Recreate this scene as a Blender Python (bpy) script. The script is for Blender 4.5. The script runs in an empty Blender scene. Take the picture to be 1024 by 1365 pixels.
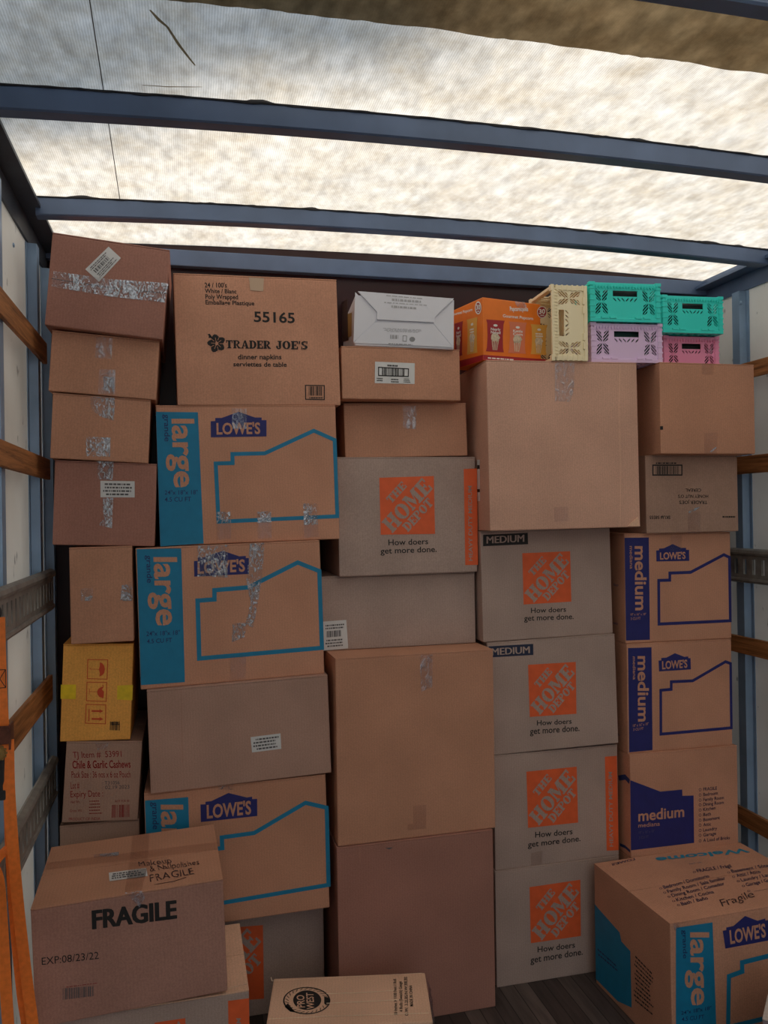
import bpy, bmesh, math, random
from mathutils import Vector, Matrix, noise

random.seed(7)
SC = bpy.context.scene
COL = SC.collection
RAD = math.radians

# ------------------------------------------------------------------ camera, sky, sun, exposure
FPX = 1076.16                                   # focal length in pixels of the 1024x1365 frame
YAW, PITCH, ROLL = 0.238605408, 0.00339306, -0.01540366
_f = Vector((math.sin(YAW)*math.cos(PITCH), math.cos(YAW)*math.cos(PITCH), math.sin(PITCH)))
_r = Vector((math.cos(YAW), -math.sin(YAW), 0))
_u = _r.cross(_f)
CAM_R = math.cos(ROLL)*_r + math.sin(ROLL)*_u
CAM_U = -math.sin(ROLL)*_r + math.cos(ROLL)*_u
CAM_F = _f
cam_data = bpy.data.cameras.new('camera')
cam_data.sensor_fit = 'VERTICAL'
cam_data.sensor_height = 36.0
cam_data.lens = 36.0*FPX/1365.0
cam_data.clip_start = 0.02
cam_data.clip_end = 200
cam = bpy.data.objects.new('camera', cam_data)
COL.objects.link(cam)
M3 = Matrix((CAM_R, CAM_U, -CAM_F)).transposed()
cam.matrix_world = M3.to_4x4()
SC.camera = cam

SC.view_settings.view_transform = 'Standard'
SC.view_settings.look = 'None'
SC.view_settings.gamma = 1.0
SC.view_settings.use_curve_mapping = False
SC.view_settings.exposure = 0.0
SC.cycles.max_bounces = 8
SC.cycles.diffuse_bounces = 5
SC.cycles.glossy_bounces = 4
SC.cycles.transmission_bounces = 6
SC.cycles.transparent_max_bounces = 8
SC.cycles.caustics_reflective = False
SC.cycles.use_denoising = True

SKY_STRENGTH = 2.3
SUN_STRENGTH = 7.7
world = bpy.data.worlds.new('sky')
SC.world = world
world.use_nodes = True
wn, wl = world.node_tree.nodes, world.node_tree.links
wn.clear()
wo = wn.new('ShaderNodeOutputWorld')
wb = wn.new('ShaderNodeBackground')
wtc = wn.new('ShaderNodeTexCoord')
wsx = wn.new('ShaderNodeSeparateXYZ')
wr = wn.new('ShaderNodeValToRGB')
wl.new(wtc.outputs['Generated'], wsx.inputs[0])
wl.new(wsx.outputs['Z'], wr.inputs[0])
SKY_RAMP = [(0.0, (0.20, 0.23, 0.25)), (0.26, (0.26, 0.31, 0.35)), (0.42, (0.66, 0.80, 1.0)), (0.9, (0.19, 0.245, 0.34))]   # horizon darkened to weaken light from the rear, then sky
for _i, (_p, _c) in enumerate(SKY_RAMP):
    _e = wr.color_ramp.elements[_i] if _i < 2 else wr.color_ramp.elements.new(_p)
    _e.position = _p
    _e.color = (*_c, 1)
wl.new(wr.outputs[0], wb.inputs['Color'])
wb.inputs['Strength'].default_value = SKY_STRENGTH
wl.new(wb.outputs[0], wo.inputs['Surface'])

SUN_DIR = Vector((-0.50, 0.12, 0.86)).normalized()      # towards the sun
sun_data = bpy.data.lights.new('sun', 'SUN')
sun_data.energy = SUN_STRENGTH
sun_data.angle = RAD(3.5)
sun_data.color = (1.0, 0.95, 0.88)
sun = bpy.data.objects.new('sun', sun_data)
COL.objects.link(sun)
sun.rotation_euler = SUN_DIR.to_track_quat('Z', 'Y').to_euler()
sun.location = SUN_DIR*12

# ------------------------------------------------------------------ dimensions of the truck body
FLOOR = -1.585
WL, WR = -0.467, 2.112        # wall panels
FL_, FR_ = -0.427, 2.070      # inner faces of slats and rails
REAR, FRONT = -3.5, 2.96
ROOF = 0.955

def ray(x, y):
    return CAM_F + CAM_R*((x-512)/FPX) + CAM_U*((682.5-y)/FPX)

# ------------------------------------------------------------------ materials
MATS = {}
def _nt(name):
    m = bpy.data.materials.new(name)
    m.use_nodes = True
    nt = m.node_tree
    return m, nt, nt.nodes['Principled BSDF']

def simple(name, color, rough=0.6, metal=0.0, spec=0.5, noise_amt=0.0, noise_scale=30.0, bump=0.0):
    if name in MATS: return MATS[name]
    m, nt, b = _nt(name)
    b.inputs['Base Color'].default_value = (*color, 1)
    b.inputs['Roughness'].default_value = rough
    b.inputs['Metallic'].default_value = metal
    b.inputs['Specular IOR Level'].default_value = spec
    tc = nt.nodes.new('ShaderNodeTexCoord')
    nz = nt.nodes.new('ShaderNodeTexNoise')
    nz.inputs['Scale'].default_value = noise_scale
    nz.inputs['Detail'].default_value = 5
    nt.links.new(tc.outputs['Object'], nz.inputs['Vector'])
    mx = nt.nodes.new('ShaderNodeMix'); mx.data_type = 'RGBA'; mx.blend_type = 'MULTIPLY'
    cr = nt.nodes.new('ShaderNodeMapRange')
    cr.inputs['From Min'].default_value = 0.3; cr.inputs['From Max'].default_value = 0.7
    cr.inputs['To Min'].default_value = 1-noise_amt; cr.inputs['To Max'].default_value = 1+noise_amt*0.4
    nt.links.new(nz.outputs['Fac'], cr.inputs['Value'])
    mx.inputs['Factor'].default_value = 1.0
    mx.inputs['A'].default_value = (*color, 1)
    nt.links.new(cr.outputs[0], mx.inputs['B'])
    nt.links.new(mx.outputs['Result'], b.inputs['Base Color'])
    if bump:
        bp = nt.nodes.new('ShaderNodeBump')
        bp.inputs['Strength'].default_value = bump
        bp.inputs['Distance'].default_value = 0.002
        nt.links.new(nz.outputs['Fac'], bp.inputs['Height'])
        nt.links.new(bp.outputs[0], b.inputs['Normal'])
    MATS[name] = m
    return m

def kraft(name, color):
    """corrugated cardboard: broad tone changes, fibre specks, faint flutes"""
    if name in MATS: return MATS[name]
    m, nt, b = _nt(name)
    L = nt.links.new
    tc = nt.nodes.new('ShaderNodeTexCoord')
    n1 = nt.nodes.new('ShaderNodeTexNoise'); n1.inputs['Scale'].default_value = 5; n1.inputs['Detail'].default_value = 4
    n2 = nt.nodes.new('ShaderNodeTexNoise'); n2.inputs['Scale'].default_value = 260; n2.inputs['Detail'].default_value = 3
    wv = nt.nodes.new('ShaderNodeTexWave'); wv.bands_direction = 'X'
    wv.inputs['Scale'].default_value = 38; wv.inputs['Distortion'].default_value = 1.0; wv.inputs['Detail'].default_value = 2
    for n in (n1, n2, wv): L(tc.outputs['Object'], n.inputs['Vector'])
    def mr(src, lo, hi, a, c):
        r = nt.nodes.new('ShaderNodeMapRange')
        r.inputs['From Min'].default_value = a; r.inputs['From Max'].default_value = c
        r.inputs['To Min'].default_value = lo; r.inputs['To Max'].default_value = hi
        L(src, r.inputs['Value']); return r.outputs[0]
    a = mr(n1.outputs['Fac'], 0.90, 1.08, 0.3, 0.7)
    c = mr(n2.outputs['Fac'], 0.90, 1.10, 0.3, 0.7)
    d = mr(wv.outputs['Fac'], 0.975, 1.02, 0, 1)
    m1 = nt.nodes.new('ShaderNodeMath'); m1.operation = 'MULTIPLY'; L(a, m1.inputs[0]); L(c, m1.inputs[1])
    m2 = nt.nodes.new('ShaderNodeMath'); m2.operation = 'MULTIPLY'; L(m1.outputs[0], m2.inputs[0]); L(d, m2.inputs[1])
    mx = nt.nodes.new('ShaderNodeMix'); mx.data_type = 'RGBA'; mx.blend_type = 'MULTIPLY'
    mx.inputs['Factor'].default_value = 1.0
    mx.inputs['A'].default_value = (*color, 1)
    L(m2.outputs[0], mx.inputs['B'])
    L(mx.outputs['Result'], b.inputs['Base Color'])
    b.inputs['Roughness'].default_value = 0.72
    b.inputs['Specular IOR Level'].default_value = 0.25
    bp = nt.nodes.new('ShaderNodeBump'); bp.inputs['Strength'].default_value = 0.25; bp.inputs['Distance'].default_value = 0.0015
    L(m2.outputs[0], bp.inputs['Height']); L(bp.outputs[0], b.inputs['Normal'])
    MATS[name] = m
    return m

def tape_mat(name, color, alpha, crinkle, scale=85, lo=.46, hi=.54, base=.12):
    """clear packing tape: see-through film whose creases catch the daylight"""
    if name in MATS: return MATS[name]
    m, nt, b = _nt(name)
    L = nt.links.new
    tc = nt.nodes.new('ShaderNodeTexCoord')
    mp = nt.nodes.new('ShaderNodeMapping'); mp.inputs['Scale'].default_value = (1.0, 1.0, .55); mp.inputs['Rotation'].default_value = (0, RAD(18), 0)
    nz = nt.nodes.new('ShaderNodeTexNoise'); nz.inputs['Scale'].default_value = scale; nz.inputs['Detail'].default_value = 3
    nz.inputs['Roughness'].default_value = 0.6; nz.inputs['Distortion'].default_value = 2.2
    n2 = nt.nodes.new('ShaderNodeTexNoise'); n2.inputs['Scale'].default_value = 14; n2.inputs['Detail'].default_value = 2
    L(tc.outputs['Object'], mp.inputs[0]); L(mp.outputs[0], nz.inputs['Vector']); L(tc.outputs['Object'], n2.inputs['Vector'])
    bp = nt.nodes.new('ShaderNodeBump'); bp.inputs['Strength'].default_value = crinkle; bp.inputs['Distance'].default_value = 0.012
    L(nz.outputs['Fac'], bp.inputs['Height'])
    nt.nodes.remove(b)
    tr = nt.nodes.new('ShaderNodeBsdfTransparent')
    tr.inputs['Color'].default_value = (*color, 1)
    gl = nt.nodes.new('ShaderNodeBsdfGlossy'); gl.inputs['Roughness'].default_value = 0.22
    gl.inputs['Color'].default_value = (.74, .85, 1, 1)  # sky blue of the glints is put into the gloss tint
    L(bp.outputs[0], gl.inputs['Normal'])
    ad = nt.nodes.new('ShaderNodeMath'); ad.operation = 'MULTIPLY_ADD'; ad.inputs[1].default_value = .55
    L(n2.outputs['Fac'], ad.inputs[0])
    ad.inputs[2].default_value = -.275
    sm = nt.nodes.new('ShaderNodeMath'); sm.operation = 'ADD'; L(nz.outputs['Fac'], sm.inputs[0]); L(ad.outputs[0], sm.inputs[1])
    rg = nt.nodes.new('ShaderNodeMapRange')
    rg.inputs['From Min'].default_value = lo; rg.inputs['From Max'].default_value = hi
    rg.inputs['To Min'].default_value = base*alpha; rg.inputs['To Max'].default_value = alpha
    L(sm.outputs[0], rg.inputs['Value'])
    ms = nt.nodes.new('ShaderNodeMixShader')
    L(rg.outputs[0], ms.inputs[0])
    L(tr.outputs[0], ms.inputs[1]); L(gl.outputs[0], ms.inputs[2])
    L(ms.outputs[0], nt.nodes['Material Output'].inputs['Surface'])
    MATS[name] = m
    return m

def wood(name, c1, c2, axis='Y', scale=1.0):
    if name in MATS: return MATS[name]
    m, nt, b = _nt(name)
    L = nt.links.new
    tc = nt.nodes.new('ShaderNodeTexCoord')
    mp = nt.nodes.new('ShaderNodeMapping')
    s = {'Y': (9, 0.7, 14), 'X': (0.7, 9, 14)}[axis]
    mp.inputs['Scale'].default_value = tuple(v*scale for v in s)
    nz = nt.nodes.new('ShaderNodeTexNoise'); nz.inputs['Scale'].default_value = 4; nz.inputs['Detail'].default_value = 8
    nz.inputs['Roughness'].default_value = 0.65; nz.inputs['Distortion'].default_value = 0.6
    cr = nt.nodes.new('ShaderNodeValToRGB')
    cr.color_ramp.elements[0].position = 0.32; cr.color_ramp.elements[0].color = (*c1, 1)
    cr.color_ramp.elements[1].position = 0.68; cr.color_ramp.elements[1].color = (*c2, 1)
    L(tc.outputs['Object'], mp.inputs[0]); L(mp.outputs[0], nz.inputs['Vector']); L(nz.outputs['Fac'], cr.inputs[0])
    L(cr.outputs[0], b.inputs['Base Color'])
    b.inputs['Roughness'].default_value = 0.65
    bp = nt.nodes.new('ShaderNodeBump'); bp.inputs['Strength'].default_value = 0.4; bp.inputs['Distance'].default_value = 0.003
    L(nz.outputs['Fac'], bp.inputs['Height']); L(bp.outputs[0], b.inputs['Normal'])
    MATS[name] = m
    return m

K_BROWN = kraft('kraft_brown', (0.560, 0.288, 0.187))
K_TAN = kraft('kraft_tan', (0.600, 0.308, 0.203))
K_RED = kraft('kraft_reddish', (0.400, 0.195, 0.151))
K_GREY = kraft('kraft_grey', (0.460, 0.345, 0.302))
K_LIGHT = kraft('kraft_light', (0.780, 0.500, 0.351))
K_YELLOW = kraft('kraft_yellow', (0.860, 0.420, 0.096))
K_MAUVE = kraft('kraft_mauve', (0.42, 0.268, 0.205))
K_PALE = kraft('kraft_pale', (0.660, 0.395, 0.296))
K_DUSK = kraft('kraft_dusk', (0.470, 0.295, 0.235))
K_CREAM = kraft('board_cream', (0.620, 0.530, 0.484))
BLACK = simple('ink_black', (0.012, 0.011, 0.012), 0.7)
NAVY = simple('ink_navy', (0.014, 0.018, 0.16), 0.6, noise_amt=.12)
CYAN = simple('ink_cyan', (0.004, 0.22, 0.42), 0.6, noise_amt=.10)
NAVYDK = simple('ink_navy_on_cyan', (0.010, 0.032, 0.14), 0.6)
ORANGE = simple('ink_orange', (0.85, 0.135, 0.035), 0.6, noise_amt=.10)
REDINK = simple('ink_red', (0.30, 0.02, 0.02), 0.7, noise_amt=.2, noise_scale=120)
REDORANGE = simple('ink_red_orange', (0.62, 0.07, 0.02), 0.7)
BANDNAVY = simple('ink_faint_on_navy', (0.10, 0.09, 0.18), 0.7)
PALE = simple('label_paper', (0.72, 0.73, 0.74), 0.5, noise_amt=.06)
INKGREY = simple('ink_grey', (0.10, 0.10, 0.11), 0.7)
INKFAINT = simple('ink_faint', (0.42, 0.43, 0.46), 0.7)
PENINK = simple('marker_ink', (0.06, 0.03, 0.03), 0.6)
TAPE_CR = tape_mat('tape_crinkled', (0.96, 0.94, 0.93), 0.80, 1.0)
TAPE_FL = tape_mat('tape_smooth', (0.95, 0.91, 0.89), 0.34, 0.6, 45, .44, .60, .25)
TAPE_DULL = tape_mat('tape_dull', (0.92, 0.89, 0.88), 0.06, 0.3, 40, .4, .7, .5)
TAPE_Y = simple('tape_yellow', (0.86, 0.62, 0.015), 0.35, noise_amt=.15, noise_scale=60, bump=.3)
STEEL = simple('sky_tinted_steel', (0.110, 0.165, 0.285), 0.42, 0.1, noise_amt=.18, noise_scale=9)  # blue of the reflected sky is put into the steel colour
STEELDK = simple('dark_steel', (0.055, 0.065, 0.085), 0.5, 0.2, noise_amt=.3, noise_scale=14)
GALV = simple('galvanised_steel', (0.27, 0.40, 0.58), 0.38, 0.2, noise_amt=.15, noise_scale=12)  # base colour blued to carry the sky reflected on the posts
RAILM = simple('cargo_rail_steel', (0.30, 0.29, 0.275), 0.45, 0.2, noise_amt=.3, noise_scale=25)
SEAL = simple('sealant', (0.03, 0.03, 0.035), 0.8)
SLAT = wood('slat_wood', (0.15, 0.056, 0.018), (0.56, 0.235, 0.080), 'Y', 1.3)
WEB = simple('orange_webbing', (0.98, 0.23, 0.03), 0.6, noise_amt=.15, noise_scale=90, bump=.3)
RUST = simple('rusty_steel', (0.16, 0.055, 0.035), 0.55, 0.3, noise_amt=.4, noise_scale=60)
BRASS = simple('zinc_yellow', (0.42, 0.28, 0.10), 0.4, 0.6)

# ------------------------------------------------------------------ object helpers
def mesh_obj(name, verts, faces, mat, parent=None, smooth=False):
    me = bpy.data.meshes.new(name)
    me.from_pydata([tuple(v) for v in verts], [], faces)
    me.validate()
    if smooth:
        for p in me.polygons: p.use_smooth = True
    me.materials.append(mat)
    o = bpy.data.objects.new(name, me)
    COL.objects.link(o)
    if parent: o.parent = parent
    return o

def bm_obj(name, bm, mat, parent=None, smooth=False):
    bmesh.ops.recalc_face_normals(bm, faces=bm.faces)
    me = bpy.data.meshes.new(name)
    bm.to_mesh(me); bm.free()
    if smooth:
        for p in me.polygons: p.use_smooth = True
    me.materials.append(mat)
    o = bpy.data.objects.new(name, me)
    COL.objects.link(o)
    if parent: o.parent = parent
    return o

def add_box(bm, x0, x1, y0, y1, z0, z1, bevel=0.0):
    r = bmesh.ops.create_cube(bm, size=1)
    vs = r['verts']
    for v in vs:
        v.co = Vector(((x0+x1)/2+v.co.x*(x1-x0), (y0+y1)/2+v.co.y*(y1-y0), (z0+z1)/2+v.co.z*(z1-z0)))
    if bevel:
        es = list({e for v in vs for e in v.link_edges})
        bmesh.ops.bevel(bm, geom=es, offset=bevel, segments=2, affect='EDGES', profile=0.6)

def box_obj(name, x0, x1, y0, y1, z0, z1, mat, parent=None, bevel=0.0):
    bm = bmesh.new(); add_box(bm, x0, x1, y0, y1, z0, z1, bevel)
    return bm_obj(name, bm, mat, parent)

def thing(o, label, cat, group=None):
    o['label'] = label; o['category'] = cat
    if group: o['group'] = group
    return o

def struct(o):
    o['kind'] = 'structure'
    return o

def empty(name, loc, rot=None):
    o = bpy.data.objects.new(name, None)
    o.empty_display_size = 0.05
    COL.objects.link(o)
    o.location = loc
    if rot is not None: o.rotation_euler = rot
    return o

# text -> flat triangles, cached
_TXT = {}
def text_mesh(s, bold=0.0):
    key = (s, bold)
    if key in _TXT: return _TXT[key]
    cu = bpy.data.curves.new('lettering', 'FONT')
    cu.body = s; cu.size = 1.0; cu.resolution_u = 3; cu.offset = bold
    cu.fill_mode = 'FRONT' if hasattr(cu, 'fill_mode') else cu.fill_mode
    ob = bpy.data.objects.new('lettering', cu)
    COL.objects.link(ob)
    me = bpy.data.meshes.new_from_object(ob)
    vs = [(v.co.x, v.co.y) for v in me.vertices]
    fs = [tuple(p.vertices) for p in me.polygons]
    bpy.data.objects.remove(ob); bpy.data.meshes.remove(me); bpy.data.curves.remove(cu)
    x0 = min(v[0] for v in vs); x1 = max(v[0] for v in vs)
    _TXT[key] = (vs, fs, x0, x1)
    return _TXT[key]
_h = text_mesh('H')
CAP = max(v[1] for v in _h[0])

# slab lettering for the square orange mark and the grocer's name
def _rect(x0, y0, x1, y1): return [(x0, y0), (x1, y0), (x1, y1), (x0, y1)]
def _ring(cx, cy, rx, ry, ix, iy, a0=0, a1=360, n=20):
    out = []
    for k in range(n):
        t0 = RAD(a0+(a1-a0)*k/n); t1 = RAD(a0+(a1-a0)*(k+1)/n)
        out.append([(cx+ix*math.cos(t0), cy+iy*math.sin(t0)), (cx+rx*math.cos(t0), cy+ry*math.sin(t0)),
                    (cx+rx*math.cos(t1), cy+ry*math.sin(t1)), (cx+ix*math.cos(t1), cy+iy*math.sin(t1))])
    return out
SLAB = {
 'H': (.98, [_rect(.07,0,.37,1), _rect(.61,0,.91,1), _rect(0,0,.44,.12), _rect(0,.88,.44,1), _rect(.54,0,.98,.12), _rect(.54,.88,.98,1), _rect(.37,.44,.61,.56)]),
 'T': (.86, [_rect(.28,0,.58,1), _rect(.18,0,.68,.12), _rect(0,.86,.86,1), _rect(0,.66,.11,1), _rect(.75,.66,.86,1)]),
 'E': (.80, [_rect(.07,0,.37,1), _rect(0,0,.8,.13), _rect(0,.87,.8,1), _rect(.37,.44,.58,.56), _rect(.68,0,.8,.34), _rect(.68,.68,.8,1), _rect(.52,.36,.60,.64)]),
 'O': (.94, _ring(.47,.5,.47,.5,.17,.39)),
 'M': (1.2, [_rect(.08,0,.21,1), _rect(.80,0,1.1,1), [(.08,1),(.38,1),(.66,.30),(.52,.08)], [(.66,.30),(.52,.08),(.82,1),(.92,1)], _rect(0,0,.30,.12), _rect(0,.88,.32,1), _rect(.70,0,1.2,.12), _rect(.82,.88,1.2,1)]),
 'D': (.92, [_rect(.07,0,.37,1), _rect(0,0,.45,.13), _rect(0,.87,.45,1)] + _ring(.42,.5,.5,.5,.20,.37,-90,90,12)),
 'P': (.84, [_rect(.07,0,.37,1), _rect(0,0,.46,.12), _rect(0,.88,.45,1)] + _ring(.42,.71,.42,.29,.17,.18,-90,90,12)),
 'R': (.96, [_rect(.07,0,.37,1), _rect(0,0,.42,.12), _rect(0,.88,.45,1), [(.36,.46),(.58,.46),(.94,0),(.64,0)], _rect(.62,0,.96,.12)] + _ring(.42,.72,.42,.28,.17,.17,-90,90,12)),
 'A': (1.0, [[(.06,0),(.22,0),(.52,.9),(.42,1)], [(.42,1),(.62,1),(.96,0),(.64,0)], _rect(.28,.26,.70,.37), _rect(0,0,.32,.11), _rect(.56,0,1.0,.11)]),
 'J': (.66, [_rect(.30,.26,.58,1), _rect(.18,.88,.66,1)] + _ring(.29,.27,.29,.29,.07,.15,-180,0,12) + [_rect(.0,.26,.2,.40)]),
 'S': (.74, _ring(.37,.73,.35,.27,.10,.14,40,270,12) + _ring(.37,.27,.36,.27,.10,.14,-140,90,12) + [_rect(.62,.68,.72,1), _rect(.02,0,.12,.34)]),
 "'": (.26, [[(.04,1),(.22,1),(.16,.62),(.06,.62)]]),
 ' ': (.45, []),
}
def slab_mesh(s, gap=0.06):
    vs, fs, x = [], [], 0
    for ch in s:
        w, polys = SLAB[ch]
        for p in polys:
            b = len(vs)
            vs += [(x+q[0], q[1]) for q in p]
            fs.append(tuple(range(b, b+len(p))))
        x += w+gap
    return vs, fs, 0, x-gap

# ------------------------------------------------------------------ cartons and what is printed on them
class Carton:
    def __init__(self, name, label, cat, X, Y, Z, yaw, lean, w, h, d, mat, group=None, flaps=True, flapmat=None,
                 seam='X', empty_only=False, edge=None):
        yw, ln = RAD(yaw), RAD(lean)
        R = Matrix.Rotation(yw, 4, 'Z') @ Matrix.Rotation(ln, 4, 'Y')
        c = Vector((X, Y, Z)) + (Matrix.Rotation(yw, 3, 'Z') @ Vector((0, d/2, 0)))
        self.root = empty(name, c, R.to_euler())
        if group is None and cat == 'box':
            for key, g in (('cyan-printed', 'cyan-printed moving cartons'), ('navy-printed', 'navy-printed moving cartons'), ('orange-marked', 'orange-marked moving cartons'),
                           ('orange square', 'orange-marked moving cartons'), ('plain', 'plain brown cartons')):
                if key in label: group = g; break
        thing(self.root, label, cat, group)
        self.M = Matrix.Translation(c) @ R
        self.I = self.M.inverted()
        self.w, self.d, self.h = w, d, h
        if empty_only: return
        t = 0.004 if flaps else 0
        bm = bmesh.new()
        add_box(bm, -w/2, w/2, -d/2, d/2, 0, h-t, 0.0035)
        self.body = bm_obj('carton_body', bm, mat, self.root)
        if flaps:
            fm = flapmat or mat
            g = 0.0015
            if seam == 'X':       # the gap between the two top flaps runs across
                box_obj('top_flap', -w/2, w/2, -d/2, -g, h-t, h, fm, self.root, 0.0012)
                box_obj('top_flap', -w/2, w/2, g, d/2, h-t, h, fm, self.root, 0.0012)
            else:
                box_obj('top_flap', -w/2, -g, -d/2, d/2, h-t, h, fm, self.root, 0.0012)
                box_obj('top_flap', g, w/2, -d/2, d/2, h-t, h, fm, self.root, 0.0012)
    # 2-D coordinates on a face
    def at(self, x, y, face='front'):
        o = self.I @ Vector((0, 0, 0)); q = self.I @ ray(x, y); dd = q-o
        if face == 'front': k = (-self.d/2-o.y)/dd.y
        elif face == 'top': k = (self.h-o.z)/dd.z
        else: k = (-self.w/2-o.x)/dd.x
        p = o+dd*k
        return self.flat(p, face)
    def flat(self, p, face):
        return Vector((p.x, p.z)) if face == 'front' else (Vector((p.x, p.y)) if face == 'top' else Vector((-p.y, p.z)))
    def lift(self, a, face, off):
        if face == 'front': return Vector((a[0], -self.d/2-off, a[1]))
        if face == 'top': return Vector((a[0], a[1], self.h+off))
        return Vector((-self.w/2-off, -a[0], a[1]))
    def uv(self, u, v, face='front'):
        if face == 'front': return Vector((-self.w/2+u*self.w, v*self.h))
        if face == 'top': return Vector((-self.w/2+u*self.w, -self.d/2+v*self.d))
        return Vector((-self.d/2+u*self.d, v*self.h))

class Sheet:
    """collects flat shapes on one face of a carton; zoom maps crop coordinates to the photo frame"""
    def __init__(self, box, face='front', zoom=(1, 0, 0), off=0.0006):
        self.b, self.face, self.z, self.off = box, face, zoom, off
        self.v, self.f = [], []
    def P(self, p):
        s, ox, oy = self.z
        return self.b.at(ox+p[0]/s, oy+p[1]/s, self.face)
    def _add(self, pts, faces, step=0.0):
        b = len(self.v)
        if step:                                    # overlapping strokes lie a hair above one another
            lvl = {}
            for k, f in enumerate(faces):
                for i in f: lvl[i] = k*step
            self.v += [self.b.lift(p, self.face, self.off+lvl.get(i, 0)) for i, p in enumerate(pts)]
        else:
            self.v += [self.b.lift(p, self.face, self.off) for p in pts]
        self.f += [tuple(i+b for i in f) for f in faces]
    def poly2(self, pts):
        self._add(pts, [tuple(range(len(pts)))])
    def poly(self, pts):
        self.poly2([self.P(p) for p in pts])
    def grid(self, q, n=1):
        self.poly(q)
    def stroke2(self, pts, w, closed=False):
        n = len(pts); L, R = [], []
        for i in range(n):
            a = pts[i-1] if (i > 0 or closed) else None
            c = pts[(i+1) % n] if (i < n-1 or closed) else None
            p = pts[i]
            d1 = (p-a).normalized() if a is not None else (c-p).normalized()
            d2 = (c-p).normalized() if c is not None else d1
            t = (d1+d2)
            t = t.normalized() if t.length > 1e-6 else d1
            nrm = Vector((-t.y, t.x)); k = max(0.35, abs(nrm.dot(Vector((-d1.y, d1.x)))))
            L.append(p+nrm*(w/2/k)); R.append(p-nrm*(w/2/k))
        for i in range(n if closed else n-1):
            j = (i+1) % n
            self.poly2([L[i], L[j], R[j], R[i]])
    def stroke(self, pts, wpx, closed=False):
        q = [self.P(p) for p in pts]
        a, b = self.P((0, 0)), self.P((wpx, 0))
        self.stroke2(q, (b-a).length, closed)
    def affine(self, mesh, p0, p1, top, cap, step=0.0):
        vs, fs, x0, x1 = mesh
        e1 = (p1-p0)/(x1-x0); e2 = (top-p0)/cap
        self._add([p0+e1*(v[0]-x0)+e2*v[1] for v in vs], fs, step)
    def text(self, s, p0, p1, top, bold=0.0):
        self.affine(text_mesh(s, bold), self.P(p0), self.P(p1), self.P(top), CAP)
    def text2(self, s, p0, p1, top, bold=0.0):
        self.affine(text_mesh(s, bold), p0, p1, top, CAP)
    def slab(self, s, p0, p1, top):
        self.affine(slab_mesh(s), self.P(p0), self.P(p1), self.P(top), 1.0, .00002)
    def slab2(self, s, p0, p1, top):
        self.affine(slab_mesh(s), p0, p1, top, 1.0, .00002)
    def bars(self, q, n, seed=1):
        """bar code inside the quad TL, TR, BR, BL"""
        rnd = random.Random(seed)
        tl, tr, br, bl = [self.P(p) for p in q]
        x = 0.0; ws = []
        while len(ws) < n: ws.append(rnd.choice((1, 1, 2, 3)))
        tot = sum(ws)
        for i, k in enumerate(ws):
            a, b = x/tot, (x+k)/tot
            if i % 2 == 0:
                self.poly2([tl.lerp(tr, a), tl.lerp(tr, b), bl.lerp(br, b), bl.lerp(br, a)])
            x += k
    def frame(self, q, wpx):
        self.stroke(q, wpx, True)
    def lines(self, q, rows, seed=1, fill=0.5):
        """rows of print too small to read inside the quad TL, TR, BR, BL"""
        rnd = random.Random(seed)
        tl, tr, br, bl = [self.P(p) for p in q]
        for r in range(rows):
            v0 = (r+0.25)/rows; v1 = v0+fill/rows
            x = rnd.uniform(0, .12); end = rnd.uniform(.75, 1.0)
            while x < end:
                k = min(rnd.uniform(.03, .13), end-x)
                f = lambda a, v: tl.lerp(tr, a).lerp(bl.lerp(br, a), v)
                self.poly2([f(x, v0), f(x+k, v0), f(x+k, v1), f(x, v1)])
                x += k+.025
    def wobble(self, amp=.0022):
        for k, p in enumerate(self.v):
            n1 = noise.noise((p.x*45, p.y*45, p.z*45)); n2 = noise.noise((p.x*45+9, p.y*45+4, p.z*45))
            self.v[k] = p+Vector((n1, n2 if self.face == 'top' else 0, 0 if self.face == 'top' else n2))*amp*2
    def build(self, name, mat, parent=None, label=None):
        if not self.f: return None
        o = mesh_obj(name, self.v, self.f, mat, parent or self.b.root)
        if label: o['label'] = label
        return o

def one(box, name, q, mat, zoom, face='front', off=0.0014, label=None):
    s = Sheet(box, face, zoom, off); s.poly(q)
    return s.build(name, mat, None, label)

def sticker(box, q, zoom, mat=PALE, seed=1, face='front', rows=5, bars=True, flip=False, label='white shipping label'):
    """paper label with print as its sub-part"""
    s = Sheet(box, face, zoom, 0.0010); s.poly(q)
    o = s.build('shipping_label', mat, None, label)
    t = Sheet(box, face, zoom, 0.0016)
    V = [Vector(p) for p in q]
    def sub(u0, v0, u1, v1):
        f = lambda u, v: tuple(V[0].lerp(V[1], u).lerp(V[3].lerp(V[2], u), v))
        return [f(u0, v0), f(u1, v0), f(u1, v1), f(u0, v1)]
    if bars:
        t.bars(sub(.14, .34, .74, .56), 31, seed)
        t.lines(sub(.08, .10, .9, .30), 2, seed)
        t.lines(sub(.08, .62, .92, .92), 3, seed+1)
    else:
        t.lines(sub(.06, .1, .94, .92), rows, seed)
    t.build('label_print', INKGREY, o)
    return o

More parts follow.
